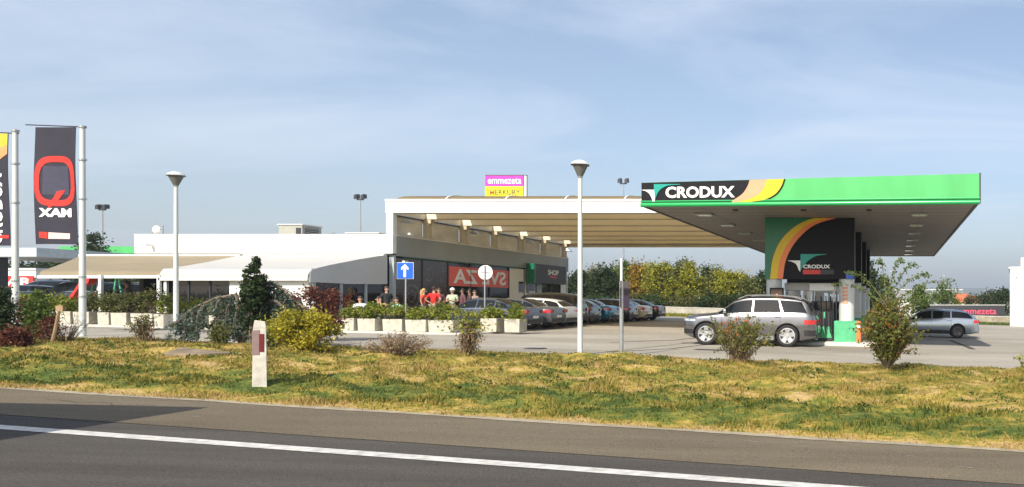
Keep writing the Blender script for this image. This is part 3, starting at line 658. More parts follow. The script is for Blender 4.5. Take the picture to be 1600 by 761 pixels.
# ---------------- columns with cladding
PXL, PXR = xat(1195, 28.4), xat(1335, 28.4)
def pw(px, py): return (xat(px, 28.4), zat(py, 28.4))
def column(yc, front, label):
    X0, X1 = PXL, PXR; Y0 = yc; t = thing('canopy_column', label, 'column', ((X0+X1)/2, yc+.4, gz(-3)), group='clad columns under the green canopy')
    zb = 2.62
    bx('cladding', M['black'], t, X0, X1, Y0+.02, Y0+.72, zb, ZB-.01)
    if front:
        # artwork on the front face of the cladding
        f = lambda u, v, tt: (u, Y0+.02-tt, v)
        band = curve([(1203, 436), (1208, 402), (1222, 373), (1247, 351), (1276, 339.5), (1290, 338.4)])
        inner = curve([(1214, 436), (1219, 405), (1233, 378), (1258, 353), (1290, 341.5), (1304, 338.6)])
        inn2 = curve([(1223, 436), (1228, 406), (1243, 378), (1270, 353), (1304, 341.5), (1322, 338.8)])
        fit = lambda pp: [(pw(*p)[0], min(max(pw(*p)[1], zb), ZB-.015)) for p in pp]
        prism(fit([(1195.2, 338.2), (1195.2, 436)]+band), f, .002, .012).build('green_field', M['green2'], t)
        prism(fit(band+inner[::-1]), f, .004, .016).build('yellow_band', M['yellow'], t)
        prism(fit(inner+inn2[::-1]), f, .004, .014).build('orange_band', M['orange'], t)
        prism(fit([(1231, 407), (1250.5, 407), (1250.5, 425)]+curve([(1248, 422), (1244, 413), (1237, 409), (1231, 407.4)])), f, .004, .014).build('white_mark', M['letter'], t)
        prism(fit([(1250.8, 420), (1250.8, 397), (1292, 397)]+curve([(1291, 397.6), (1275, 400), (1263, 407), (1256, 415), (1251.2, 422)])), f, .004, .016).build('teal_mark', M['teal'], t)
        x0, z0 = pw(1255, 419.5); x1, z1 = pw(1297, 413.5)
        text('lettering', 'CRODUX', x1-x0, z1-z0, M['letter'], lambda u, v: ((x0+x1)/2+u, Y0+.004, (z0+z1)/2+v), t, bold=.03)
        bb = prism(fit([(1254.5, 421.5), (1282, 421.5), (1282, 428.5), (1254.5, 428.5)]), f, .004, .012).build('red_strip', M['red'], t)
        bb = prism(fit([(1282.5, 421.5), (1303, 421.5), (1303, 428.5), (1282.5, 428.5)]), f, .004, .012).build('grey_strip', M['charcoal'], t)
        MB().box(xat(1322, 28.4), xat(1334, 28.4), Y0+.0, Y0+.015, zat(436, 28.4), zat(425, 28.4)).build('blue_label', M['blue'], t)
    for px, m_ in ((1207, M['whitemetal']), (1322, M['whitemetal'])):
        X = xat(px, 28.4); b = MB(); b.tube((X, Y0+.38, .1), (X, Y0+.38, zb), .30, n=28); o = b.build('cylinder', m_, t, smooth=True)
        if px > 1300:
            bx('plinth', M['greenplinth'], t, X-.46, X+.42, Y0-.02, Y0+.78, .12, 1.0, bevel=.015)
    if front:
        for i, zz in enumerate((2.22, 2.08, 1.94, 1.80, 1.66)):
            xs_ = xat(1317, 28.4)
            b = MB(); b.nonorm = True
            for k in range(5):
                a0, a1 = R(-122+k*9), R(-122+k*9+9); X = xat(1322, 28.4)
                b.add([(X+.303*math.cos(a0), Y0+.38+.303*math.sin(a0), zz), (X+.303*math.cos(a1), Y0+.38+.303*math.sin(a1), zz), (X+.303*math.cos(a1), Y0+.38+.303*math.sin(a1), zz+.09), (X+.303*math.cos(a0), Y0+.38+.303*math.sin(a0), zz+.09)], [(0, 1, 2, 3)])
            b.build('sticker', M['peach'], t)
    fin(t)
for i, (yc, lab) in enumerate(((28.4, 'front column clad in black and green with orange curved bands and logo'), (34.2, 'second black clad column behind the logo column'), (40.0, 'third black clad column deeper under the canopy'), (45.8, 'farthest black clad column under the canopy'))):
    column(yc, i == 0, lab)
    t = thing('pump_island', ['concrete kerb island under the front logo column', 'concrete kerb island under the second column', 'concrete kerb island under the third column', 'concrete kerb island under the farthest column'][i], 'kerb island', (-3.2, yc+.4, 0), group='pump islands')
    bx('kerb_block', M['kerb'], t, -2.3, 3.6 if i == 0 else 2.4, -.75, .75, -.1, .19, bevel=.03)
# ---------------- fuel pumps
def pump(x, y, label):
    t = thing('fuel_pump', label, 'fuel pump', (x, y, gz(x)+.14), group='fuel pumps on the islands')
    bx('body', M['charcoal'], t, -.42, .42, -.24, .24, .0, 1.55, bevel=.02)
    bx('head', M['offwhite'], t, -.5, .5, -.28, .28, 1.95, 2.25, bevel=.02)
    for s in (-1, 1): bx('upright', M['steel'], t, s*.44-.04, s*.44+.04, -.1, .1, 1.5, 1.95)
    bx('display', M['darkglass'], t, -.3, .3, -.26, -.235, 1.2, 1.5)
    bx('door_panel', M['greenplinth'], t, -.38, .38, -.255, -.235, .1, .55)
    for k in range(4):
        X = -.3+k*.2
        n = bx('nozzle', M['rubber'] if k % 2 else M['greenplinth'], t, X-.03, X+.03, -.33, -.24, .85, 1.12)
        b = MB(); pts = [Vector((X, -.34, .9)), Vector((X+.02, -.42, .5)), Vector((X+.05, -.40, .28)), Vector((X+.09, -.36, .6)), Vector((X+.07, -.30, 1.3)), Vector((X+.05, -.25, 1.75))]
        b.path(pts, [.018]*6, 6); b.build('hose', M['rubber'], n, smooth=True)
    return t
pump(xat(1285, 29.2), 29.3, 'dark fuel pump with white head and black hoses beside the white column')
pump(xat(1246, 29.8), 29.9, 'fuel pump behind the silver car, left of the white headed pump')
pump(-3.2, 35.2, 'fuel pump on the second island behind the logo column')
pump(-3.2, 41.0, 'fuel pump on the third island under the canopy')
t = thing('poster_stand', 'small black poster board with orange picture on the white column', 'poster', (xat(1214, 28.35), 28.2, 1.55))
bx('board', M['black'], t, -.25, .28, 0, .05, .0, .72); bx('picture', M['coffee'], t, -.2, .22, -.008, .0, .06, .66)
b = MB()
for (x, z, r) in ((-.07, .22, .07), (.1, .25, .06), (.02, .45, .04)): b.lathe([(r, 0), (r, -.006)], (x, -.012, z), 14, 'y')
b.build('picture_spots', M['orange'], t)
t = thing('waste_bin', 'pale yellow lidded bin standing by the far kerb left of the column', 'bin', (xat(1180, 34), 34, .14))
b = MB(); b.box(-.2, .2, -.2, .2, 0, 1.7); b.build('body', mat('bin_yellow', (.62, .58, .25), .6), t, bevel=.03)
bx('lid', M['offwhite'], t, -.22, .22, -.22, .22, 1.7, 1.78, bevel=.02)
t = thing('bollard', 'orange-red guard bollard beside the green plinth', 'bollard', (xat(1342, 28.3), 28.2, .05))
b = MB(); b.tube((0, 0, 0), (0, 0, .95), .09, n=14); b.build('post', M['orange'], t, smooth=True)
b = MB(); b.tube((0, 0, .7), (0, 0, .78), .093, n=14); b.build('stripe', M['letter'], t, smooth=True)
# ================================================================== lamps, masts, flags, signs
def street_lamp(px, Y, ytop, label):
    X = xat(px, Y); g0 = gz(X); zt = zat(ytop, Y); h = zt-g0
    t = thing('street_lamp', label, 'street lamp', (X, Y, g0), group='white cone-headed lamps on the verge')
    b = MB(); b.tube((0, 0, -.1), (0, 0, h-.52), .072, .055, 18); b.build('pole', M['whitemetal'], t, smooth=True)
    b = MB(); b.lathe([(.14, 0), (.14, .03), (.09, .06)], (0, 0, 0), 18); b.build('base_plate', M['steel'], t)
    b = MB(); b.tube((0, 0, h-.54), (0, 0, h-.46), .05, .07, 14); b.build('collar', M['steel'], t, smooth=True)
    b = MB(); b.lathe([(.07, h-.46), (.215, h-.13)], (0, 0, 0), 24); b.build('cone_glass', glassmat('lamp_glass', (.16, .16, .15), .8, .12), t, smooth=True)
    b = MB(); b.tube((0, 0, h-.42), (0, 0, h-.2), .035, n=10); b.build('bulb', M['offwhite'], t)
    b = MB(); b.lathe([(.245, h-.14), (.25, h-.125), (.2, h-.06), (.1, h-.01), (0, h)], (0, 0, 0), 24); b.build('cap', M['whitemetal'], t, smooth=True)
    b = MB(); b.lathe([(.247, h-.155), (.24, h-.141)], (0, 0, 0), 24); b.build('cap_rim', M['darkmetal'], t)
street_lamp(272+3, 24.7, 268, 'white street lamp with cone head standing before the awning')
street_lamp(906.5, 20.75, 250, 'white street lamp with cone head standing before the parked cars')
def mast(px, Y, ytop, label, heads=2, r=.12):
    X = xat(px, Y); g0 = gz(X); h = zat(ytop, Y)-g0
    t = thing('floodlight_mast', label, 'light mast', (X, Y, g0), group='light masts in the distance')
    b = MB(); b.tube((0, 0, 0), (0, 0, h-.3), r, r*.6, 10); b.build('pole', M['steel'], t, smooth=True)
    s = .21*(Y/90)
    if heads:
        b = MB(); b.box(-1.9*s, 1.9*s, -.08, .08, h-.45, h-.3); b.build('crossbar', M['darkmetal'], t)
        for q in ((-1, 1) if heads == 2 else (1,)):
            b = MB(); b.hexa([(q*2*s-.9*s, -.3, h-.35), (q*2*s+.9*s, -.3, h-.35), (q*2*s+.9*s, .3, h-.2), (q*2*s-.9*s, .3, h-.2), (q*2*s-.8*s, -.3, h+.15), (q*2*s+.7*s, -.3, h+.25), (q*2*s+.7*s, .3, h+.3), (q*2*s-.8*s, .3, h+.25)]); b.build('lamp_head', M['darkmetal'], t)
    else:
        b = MB(); b.box(-.35*s, 1.2*s, -.2, .2, h-.3, h-.1); b.build('lamp_head', M['steel'], t)
mast(563, 90, 307, 'dark twin floodlight mast behind the restaurant roof')
mast(974, 90, 282, 'dark twin floodlight mast left of the green canopy')
mast(160, 90, 323, 'dark twin floodlight mast behind the dark flag')
for px, yt, Y, r_, lab in ((1125, 412, 95, .12, 'pale lamp mast among the yellow trees'), (1391, 422, 110, .14, 'pale lamp mast just right of the canopy columns'), (1417, 432, 120, .14, 'second pale lamp mast right of the canopy'), (1473, 429, 120, .14, 'pale lamp mast above the silver estate car'), (1538, 452, 150, .14, 'short far lamp mast above the red roofs'), (1368, 428, 130, .14, 'thin far lamp mast behind the berry bush'), (1104, 436, 130, .12, 'short far lamp mast above the white block')):
    mast(px, Y, yt, lab, 0, r_)
# flags ------------------------------------------------------------
WHT = M['letter']
def flag(px_pole, Y, ytop, label, w, ztop, zbot, design):
    X = xat(px_pole, Y); g0 = gz(X); h = zat(ytop, Y)-g0
    t = thing('flagpole', label, 'flag', (X, Y, g0), group='white flagpoles with banner flags')
    b = MB(); b.tube((0, 0, 0), (0, 0, h), .085, .062, 16); b.build('pole', M['whitemetal'], t, smooth=True)
    b = MB(); b.lathe([(.09, h), (.09, h+.06), (0, h+.09)], (0, 0, 0), 14); b.build('finial', M['steel'], t)
    b = MB()
    for z in (h-1.0, h-2.2, h-4.6, h-5.2): b.tube((0, 0, z), (0, 0, z+.05), .095, n=14)
    b.build('clamp', M['steel'], t)
    zt, zb = ztop-g0, zbot-g0
    b = MB(); b.tube((.1, 0, zt+.03), (-w-.5, 0, zt+.1), .018, n=8); b.build('top_arm', M['darkmetal'], t)
    def wv(x, z, off): # gentle ripple of the cloth
        return (x, -.10+.05*math.sin(x*4.2+z*.8)*min(1, (zt-z)*.6+.1)-off, z)
    b = MB(); nx, nz_ = 16, 30; vs = [wv(-.09-w*i/nx, zt-(zt-zb)*j/nz_, 0) for i in range(nx+1) for j in range(nz_+1)]
    fs = [(i*(nz_+1)+j, (i+1)*(nz_+1)+j, (i+1)*(nz_+1)+j+1, i*(nz_+1)+j+1) for i in range(nx) for j in range(nz_)]
    b.add(vs, fs); m0 = len(vs); b.add([(x, y+.01, z) for x, y, z in vs], [q[::-1] for q in fs]); b.nonorm = True
    cl = b.build('banner', M['flagcloth'], t, smooth=True)
    design(cl, wv, w, zt, zb)
    return t
def quadgrid(pts4, wv, off, name, m, parent, n=10):
    a, b_, c, d = [Vector(p) for p in pts4]; b = MB(); vs = []
    for i in range(n+1):
        for j in range(n+1):
            u, v = i/n, j/n; p = (a*(1-u)+b_*u)*(1-v)+(d*(1-u)+c*u)*v; vs.append(wv(p.x, p.y, off))
    b.add(vs, [(i*(n+1)+j, (i+1)*(n+1)+j, (i+1)*(n+1)+j+1, i*(n+1)+j+1) for i in range(n) for j in range(n)]); b.nonorm = True
    return b.build(name, m, parent)
def dz_q(cl, wv, w, zt, zb):
    H = zt-zb; cx = -.09-w*.5; cz = zt-H*.46; rx, rz = w*.475, H*.215
    b = MB(); b.nonorm = True; n = 40; P = []
    for k in range(n):
        a = 2*math.pi*k/n; ca, sa = math.cos(a), math.sin(a); e = .62
        q = (math.copysign(abs(ca)**e, ca), math.copysign(abs(sa)**e, sa)); P.append(q)
    for k in range(n):
        p, q = P[k], P[(k+1) % n]
        for s0, s1 in ((1, .87), (.87, .76)):
            b.add([wv(cx+p[0]*rx*s0, cz+p[1]*rz*s0, .012), wv(cx+q[0]*rx*s0, cz+q[1]*rz*s0, .012), wv(cx+q[0]*rx*s1, cz+q[1]*rz*s1, .012), wv(cx+p[0]*rx*s1, cz+p[1]*rz*s1, .012)], [(0, 1, 2, 3)])
    r = b.build('red_ring', M['redflag'], cl)
    quadgrid([(cx-.22, cz-rz*1.12), (cx-.02, cz-rz*.95), (cx+.25, cz-rz*.35), (cx+.02, cz-rz*.40)], wv, .014, 'ring_tail', M['redflag'], cl)
    quadgrid([(cx-rx*.62, cz-rz*.55), (cx+rx*.62, cz-rz*.55), (cx+rx*.62, cz+rz*.6), (cx-rx*.62, cz+rz*.6)], wv, .008, 'hatched_field', mat('flag_blue_grey', (.045, .045, .075), .8), cl)
    text('lettering', 'MAX', -w*.72, .27, WHT, lambda u, v: wv(cx+u, zb+H*.27+v, .016), cl, bold=.06)
    quadgrid([(cx-.46, zb+.2), (cx-.46+.28, zb+.16), (cx-.46+.28, zb+.36), (cx-.46, zb+.38)], wv, .014, 'red_tab', M['redflag'], cl, 4)
    quadgrid([(cx-.16, zb+.16), (cx+.40, zb+.16), (cx+.40, zb+.33), (cx-.16, zb+.36)], wv, .014, 'white_tab', mat('flag_pink', (.7, .5, .48), .8), cl, 4)
def dz_c(cl, wv, w, zt, zb):
    H = zt-zb
    quadgrid([(-.10, zt-.34), (-.09-w, zt-.8), (-.09-w, zt), (-.10, zt)], wv, .010, 'yellow_field', mat('flag_yellow', (.60, .42, .04), .8), cl)
    quadgrid([(-.10, zt-.62), (-.09-w, zt-1.4), (-.09-w, zt-.8), (-.10, zt-.34)], wv, .010, 'orange_field', mat('flag_peach', (.60, .30, .12), .8), cl)
    vs, fs = text_verts('CRODUX', 2.2, .5, bold=.03); b = MB(); b.nonorm = True
    b.add([wv(-.56-v[2], zt-2.3+v[0], .014) for v in vs], fs); b.build('lettering', WHT, cl)
    quadgrid([(-.12, zb+.22), (-.5, zb+.22), (-.5, zb+.32), (-.12, zb+.32)], wv, .014, 'red_tab', M['redflag'], cl, 4)
Yf = 22.7
flag(129, Yf, 200, 'white pole with dark hanging flag bearing a red ring mark and mirrored MAX', 1.24, zat(200, Yf), zat(382, Yf), dz_q)
flag(24, Yf, 206, 'white pole with dark flag topped by yellow and peach fields at the left edge', 1.2, zat(210, Yf), zat(384, Yf), dz_c)
# road signs ---------------------------------------------------------
def sign_post(px, Y, ytop, label, cat='road sign', r=.028):
    X = xat(px, Y); g0 = gz(X)+.0; t = thing('road_sign', label, cat, (X, Y, g0)); h = zat(ytop, Y)-g0
    b = MB(); b.tube((0, 0, 0), (0, 0, h), r, n=12); b.build('post', M['steel'], t, smooth=True)
    return t, h
t, h = sign_post(634, 28.85, 413, 'square blue one-way sign with white up arrow on a grey post')
b = MB(); b.box(-.31, .31, -.05, -.035, h-.56, h+.06); p = b.build('plate', M['blue'], t, bevel=.005)
bx('plate_rim', M['offwhite'], p, -.325, .325, -.034, -.028, h-.575, h+.075)
ar = [(-.045, h-.5), (.045, h-.5), (.045, h-.17), (.14, h-.22), (.14, h-.13), (0, h+.0), (-.14, h-.13), (-.14, h-.22), (-.045, h-.17)]
prism(ar, lambda u, v, tt: (u, -.052-tt, v), 0, .006).build('arrow', M['letter'], p)
t, h = sign_post(757.5, 30.6, 415, 'round road sign seen from its plain pale back before the parked cars')
b = MB(); b.lathe([(.30, 0), (.30, .02)], (0, .04, h-.28), 30, 'y'); b.build('disc', M['offwhite'], t)
bx('clamp', M['steel'], t, -.2, .2, .025, .038, h-.3, h-.26)
t, h = sign_post(971, 20.6, 440, 'tall grey post with a small sign turned edge-on beside the lamp', r=.055)
b = MB(); b.tube((0, 0, h), (0, 0, h+.65), .038, n=12); b.build('upper_post', M['whitemetal'], t, smooth=True)
for z0, z1, m_, nm in ((h-.72, h-.18, mat('sign_purple', (.17, .11, .17), .6), 'lower_plate'), (h-.38, h+.02, mat('sign_back_tan', (.32, .27, .24), .6), 'upper_plate')):
    b = MB(); b.hexa([(.01, -.12, z0), (.10, .34, z0), (.08, .36, z0), (-.01, -.1, z0), (.01, -.12, z1), (.10, .34, z1), (.08, .36, z1), (-.01, -.1, z1)]); b.build(nm, m_, t)
# delineator post on the verge
Yd = 9.95; Xd = xat(408, 11.35); Yd = 11.35
t = thing('delineator_post', 'white roadside marker post with dark collar and red reflector on the grass bank', 'marker post', (Xd, 11.9, bankz(Xd, 11.9)-.1), rz=R(18))
Xd = xat(408, 11.75); t.location = (Xd, 11.75, bankz(Xd, 11.75)-.05)
hh = zat(500, 11.75)-t.location.z
def dpost(z0, z1, w0, w1, name, m_, off=0):
    b = MB(); q = []
    for z, w in ((z0, w0), (z1, w1)): q += [(-w, -.055-off, z), (w, -.055-off, z), (w*.55, .055+off, z), (-w*.55, .055+off, z)]
    b.hexa(q); return b.build(name, m_, t, bevel=.012)
dpost(0, hh-.13, .10, .088, 'body', mat('post_white', (.48, .46, .40), .7, var=.25, scale=9))
b = MB(); b.hexa([(-.088, -.055, hh-.13), (.088, -.055, hh-.13), (.05, .055, hh-.13), (-.05, .055, hh-.13), (-.07, -.045, hh+.0), (.07, -.045, hh-.02), (.04, .04, hh-.03), (-.04, .04, hh-.01)]); b.build('cap', mat('post_white', (.62, .60, .55)), t, bevel=.01)
bx('reflector', mat('reflector_red', (.13, .01, .015), .4), t, .0, .062, -.066, -.0555, hh-.50, hh-.22)
bx('collar', mat('post_grey', (.20, .14, .13), .7), t, -.094, .004, -.0625, -.0555, hh-.55, hh-.16)
# flat stone slab lying in the grass
x = xat(312, 16.5); t = tag(MB().hexa([(x-.5, 16.2, bankz(x, 16.3)), (x+.5, 16.0, bankz(x, 16.2)), (x+.7, 16.6, bankz(x, 16.5)), (x-.7, 16.8, bankz(x, 16.7)), (x-.5, 16.2, bankz(x, 16.3)+.10), (x+.5, 16.0, bankz(x, 16.2)+.09), (x+.7, 16.6, bankz(x, 16.5)+.12), (x-.7, 16.8, bankz(x, 16.7)+.12)]).build('stone_slab', mat('slab', (.22, .17, .11), .9, var=.4, scale=3), bevel=.03), 'flat grey-brown stone slab lying in the grass near the weeping bush', 'stone')
# ================================================================== foliage
def dirs(rg, n):
    v = rg.normal(size=(n, 3)); return v/np.linalg.norm(v, axis=1)[:, None]
def leaves(name, C, size, m, parent, rg, aspect=.55, tri=False, droop=None):
    n = len(C); s = rg.uniform(.6, 1.25, n)*size; d = dirs(rg, n)
    if droop is not None: d = d*.35+np.array(droop); d /= np.linalg.norm(d, axis=1)[:, None]
    q = np.cross(d, dirs(rg, n)); q /= np.linalg.norm(q, axis=1)[:, None]
    a = d*s[:, None]; w = q*(s*aspect)[:, None]
    V = np.stack([C-a*.5, C+w*.5-a*.05, C+a*.5, C-w*.5-a*.05], 1)
    return np_mesh(name, V.reshape(-1, 3), 4, m, parent)
def crown_pts(rg, ctr, rad, nclump, nleaf, cr, shape='round', surf=.45, squash=.8):
    """leaf positions gathered in clumps through the crown's volume"""
    c = dirs(rg, nclump); r = rg.uniform(surf, 1, nclump)**.6; c = c*r[:, None]
    if shape == 'cone': c[:, :2] *= np.clip(1.05-(c[:, 2:3]+1)/2, .08, 1)*1.25
    if shape == 'column': c[:, :2] *= np.clip(1-np.clip(c[:, 2:3], 0, 1)**2*.75, .2, 1)*1.15; 
    if shape == 'flame': c[:, :2] *= np.clip(1.1-np.abs(c[:, 2:3]+.35)*.75, .15, 1)
    c = c*np.array(rad)+np.array(ctr)
    k = rg.integers(0, nclump, nleaf); sz = rg.uniform(.5, 1.3, nclump)*cr
    g = rg.normal(size=(nleaf, 3))*np.array([1, 1, squash])*sz[k][:, None]*.55
    return c[k]+g, c
GREENS = {
 'bright': [(.045, .075, .018), (.10, .15, .03), (.17, .22, .045)],
 'yellow': [(.08, .10, .018), (.24, .25, .03), (.50, .42, .035)],
 'olive': [(.05, .06, .02), (.12, .13, .035), (.21, .20, .06)],
 'dark': [(.015, .03, .012), (.035, .06, .02), (.07, .10, .03)],
 'autumn': [(.10, .09, .02), (.30, .20, .03), (.45, .27, .04)],
 'pale': [(.13, .13, .07), (.24, .23, .13), (.34, .32, .2)],
 'blue': [(.035, .06, .042), (.09, .13, .10), (.19, .24, .18)],
 'goldshrub': [(.11, .12, .012), (.34, .30, .025), (.70, .58, .05)],
 'redbrown': [(.05, .018, .014), (.13, .04, .025), (.24, .10, .05)],
 'dry': [(.14, .09, .05), (.27, .19, .11), (.38, .28, .17)],
 'planter': [(.05, .08, .012), (.19, .23, .025), (.48, .44, .06)],
 'mixed': [(.06, .085, .018), (.14, .16, .03), (.26, .21, .045)],
 'weed': [(.03, .055, .012), (.07, .11, .02), (.13, .16, .035)],
 'berry': [(.35, .07, .02), (.58, .12, .03), (.48, .20, .05)],
}
def LM(k): return leafmat('leaf_'+k, GREENS[k])
def tree(x, y, h, w, kind, label, shape='round', n=2600, leaf=.30, trunk=.35, name='deciduous_tree', group=None, base=None, nclump=34, cr=.9, seed=0):
    rg = np.random.default_rng(seed+int(abs(x*13+y*7)*10))
    z0 = gz(x) if base is None else base
    t = thing(name, label, 'tree', (x, y, z0), group=group)
    tz = h*trunk; b = MB(); r0 = h*.018+.03
    lean = rg.normal(0, .02*h, 2)
    top = Vector((lean[0], lean[1], h*.82)); mid = Vector((lean[0]*.4, lean[1]*.4, tz))
    b.path([Vector((0, 0, -.1)), mid, (mid+top)/2, top], [r0, r0*.75, r0*.45, r0*.12], 7)
    pts, cl = crown_pts(rg, (lean[0]*.6, lean[1]*.6, tz+(h-tz)*.48), (w/2*.86, w/2*.86, (h-tz)*.5), nclump, n, cr, shape)
    for c in cl[::3]:
        s = Vector((lean[0]*.5, lean[1]*.5, max(tz*.7, min(c[2]-abs(c[0])*.6, h*.7)))); b.path([s, (s+Vector(c))/2+Vector((0, 0, -.05*h*.3)), Vector(c)], [r0*.35, r0*.22, r0*.08], 5)
    b.build('trunk', M['bark'], t)
    leaves('crown', pts, leaf, LM(kind), t, rg)
    return t
# belt of trees beyond the parked cars: px centre, top y, width px, Y
belt = [
 (901, 423, 30, 72, 'dark', 'round', 'dark green tree just right of the shop end'),
 (922, 416, 34, 76, 'pale', 'round', 'pale grey-green tree behind the white street lamp'),
 (944, 416, 36, 72, 'dark', 'round', 'dark green bushy tree behind the blue parked car'),
 (960, 409, 26, 80, 'olive', 'round', 'olive tree left of the thin grey post'),
 (978, 406, 26, 76, 'bright', 'flame', 'tall bright green tree behind the grey post'),
 (995, 409, 20, 74, 'autumn', 'flame', 'narrow orange autumn tree in the belt'),
 (1012, 414, 26, 78, 'yellow', 'round', 'yellow-green tree right of the orange one'),
 (1030, 409, 38, 72, 'yellow', 'round', 'broad yellow-green tree in the middle of the belt'),
 (1050, 404, 34, 78, 'olive', 'round', 'tall olive tree in the middle of the belt'),
 (1078, 412, 40, 72, 'yellow', 'flame', 'bright yellow-green tree near the white block'),
 (1074, 405, 26, 80, 'olive', 'round', 'olive tree top behind the bright yellow one'),
 (1103, 417, 10, 84, 'dark', 'flame', 'thin dark poplar between two yellow trees'),
 (1118, 416, 26, 78, 'olive', 'flame', 'slim olive tree beside the pale lamp mast'),
 (1134, 425, 28, 72, 'yellow', 'round', 'yellow-topped tree right of the pale lamp mast'),
 (1152, 428, 34, 72, 'yellow', 'round', 'low yellow and green tree left of the column'),
 (1168, 440, 30, 70, 'olive', 'round', 'small olive tree behind the silver car roof'),
 (1190, 424, 34, 74, 'dark', 'round', 'dark green tree at the left edge of the column'),
]
for i, (px, yt, wp_, Y, kind, shp, lab) in enumerate(belt):
    X = xat(px, Y); g0 = gz(X); h = zat(yt, Y)-g0; w = wp_/F*Y*1.25
    tree(X, Y, h, w, kind, lab, shp, n=3600, leaf=.27, trunk=.2, group='trees beyond the parking lot', seed=i, nclump=46, cr=.62)
def shrub(x, y, h, w, kind, label, n=1500, leaf=.12, shape='round', cat='shrub', name='shrub', group=None, base=None, nclump=24, cr=.3, stems=5, d=None, seed=1, surf=.3, stem_m=None):
    rg = np.random.default_rng(seed+int(abs(x*17+y*5)*10)); z0 = (gz(x) if base is None else base)
    t = thing(name, label, cat, (x, y, z0), group=group)
    pts, cl = crown_pts(rg, (0, 0, h*.52), (w/2*.85, (d or w)/2*.85, h*.45), nclump, n, cr, shape, surf=surf)
    pts = pts[pts[:, 2] > .02]
    b = MB()
    for k in range(stems):
        c = cl[k % len(cl)]; s = Vector((rg.normal(0, .04*w), rg.normal(0, .04*w), -.05)); b.path([s, s*.3+Vector(c)*.55, Vector(c)], [.02+h*.012, .014+h*.006, .006], 6)
    b.build('stem', stem_m or M['bark'], t); leaves('foliage', pts, leaf, LM(kind), t, rg)
    return t
# understory in front of the trees
for i, (px, yt, wp_, kind) in enumerate([(905, 462, 60, 'dark'), (945, 458, 60, 'dark'), (985, 456, 66, 'olive'), (1020, 456, 60, 'dark'), (1055, 461, 60, 'olive'), (1085, 463, 50, 'olive'), (1115, 456, 70, 'dark'), (1150, 458, 56, 'dark'), (1180, 462, 50, 'olive')]):
    Y = 67.5+(i % 3)*.7; X = xat(px, Y)
    shrub(X, Y, zat(yt, Y)-gz(X)-.25, wp_/F*Y, kind, ['dark bush behind the shop end, first in the row over the wall', 'dark bush over the low wall left of the grey post', 'olive bush over the low wall behind the grey post', 'dark bush over the low wall below the orange tree', 'olive bush over the low wall below the broad yellow tree', 'olive bush over the low wall beside the white block', 'wide dark bush over the low wall by the pale mast', 'dark bush over the low wall behind the silver car', 'olive bush over the low wall at the column'][i], n=2600, leaf=.2, cr=.55, nclump=34, group='bushes above the low wall', d=2.2, base=gz(X)+.1)
# low walls at the back of the lot
def wallrun(name, label, p, h, w=.3, m_=None, cap=True):
    t = thing(name, label, 'wall', (p[0][0], p[0][1], gz(p[0][0])-.05))
    b = MB(); c = MB()
    for (a, d) in zip(p[:-1], p[1:]):
        q = Vector((d[0]-a[0], d[1]-a[1])).normalized(); n_ = Vector((-q.y, q.x))*w/2; n2 = n_*1.25
        L = lambda pt, nn, z: (pt[0]+nn.x-p[0][0], pt[1]+nn.y-p[0][1], z+gz(pt[0])-gz(p[0][0]))
        b.hexa([L(a, -n_, 0), L(d, -n_, 0), L(d, n_, 0), L(a, n_, 0), L(a, -n_, h), L(d, -n_, h), L(d, n_, h), L(a, n_, h)])
        c.hexa([L(a, -n2, h), L(d, -n2, h), L(d, n2, h), L(a, n2, h), L(a, -n2, h+.06), L(d, -n2, h+.06), L(d, n2, h+.06), L(a, n2, h+.06)])
    b.build('wall_body', m_ or M['wallconc'], t)
    if cap: c.build('coping', M['kerb'], t)
wallrun('low_wall', 'low pale concrete wall at the back of the lot below the yellow trees', [(-34, 65.8), (-22, 65.4), (-14, 65.2), (-8, 65.2)], .80)
wallrun('low_wall', 'low weathered stone wall at the right back of the lot', [(4.4, 65.2), (16, 65.2), (30, 65.4)], .75, m_=mat('stone_wall', (.34, .30, .22), .9, var=.4, scale=3, bump=.5))
struct(strip('back_kerb', [(-34, 62.9), (-8, 62.5)], .5, M['kerb'], .02))
# rough grass at the wall feet
def tuftband(name, x0, x1, y0, y1, n, h, kind, label):
    rg = np.random.default_rng(9); x = rg.uniform(x0, x1, n); y = rg.uniform(y0, y1, n)
    z = np.array([gz(a) for a in x])+rg.uniform(0, h, n)*.5
    o = leaves(name, np.stack([x, y, z], 1), h, LM(kind), None, rg, .25, droop=(0, 0, 1)); struct(o, 'stuff'); tag(o, label, 'grass')
tuftband('rough_grass', -22, -6, 63.2, 64.9, 5000, .35, 'yellow', 'yellowing rough grass along the foot of the back wall')
tuftband('weeds', 4.4, 18, 64.0, 65.0, 3500, .3, 'bright', 'green weeds along the foot of the stone wall at right')
rg = np.random.default_rng(77); P = []
for _ in range(230):
    cx_ = rg.uniform(-26, 5); tt = rg.uniform(.12, .95); cy_ = Yroad(cx_)+(Ylot(cx_)-Yroad(cx_))*tt; rr = rg.uniform(.08, .28)
    for _k in range(int(140*rr)+12):
        a, q = rg.uniform(0, 6.28), rr*rg.uniform(0, 1)**.5; x_, y_ = cx_+q*math.cos(a)*1.5, cy_+q*math.sin(a)
        P.append((x_, y_, bankz(x_, y_)+rg.uniform(.01, .10)*(1-q/rr*.7)))
wd = leaves('weeds', np.array(P), .075, LM('weed'), None, rg, .5); struct(wd, 'stuff'); tag(wd, 'dark green broad-leaved weeds scattered through the dry grass bank', 'weeds')
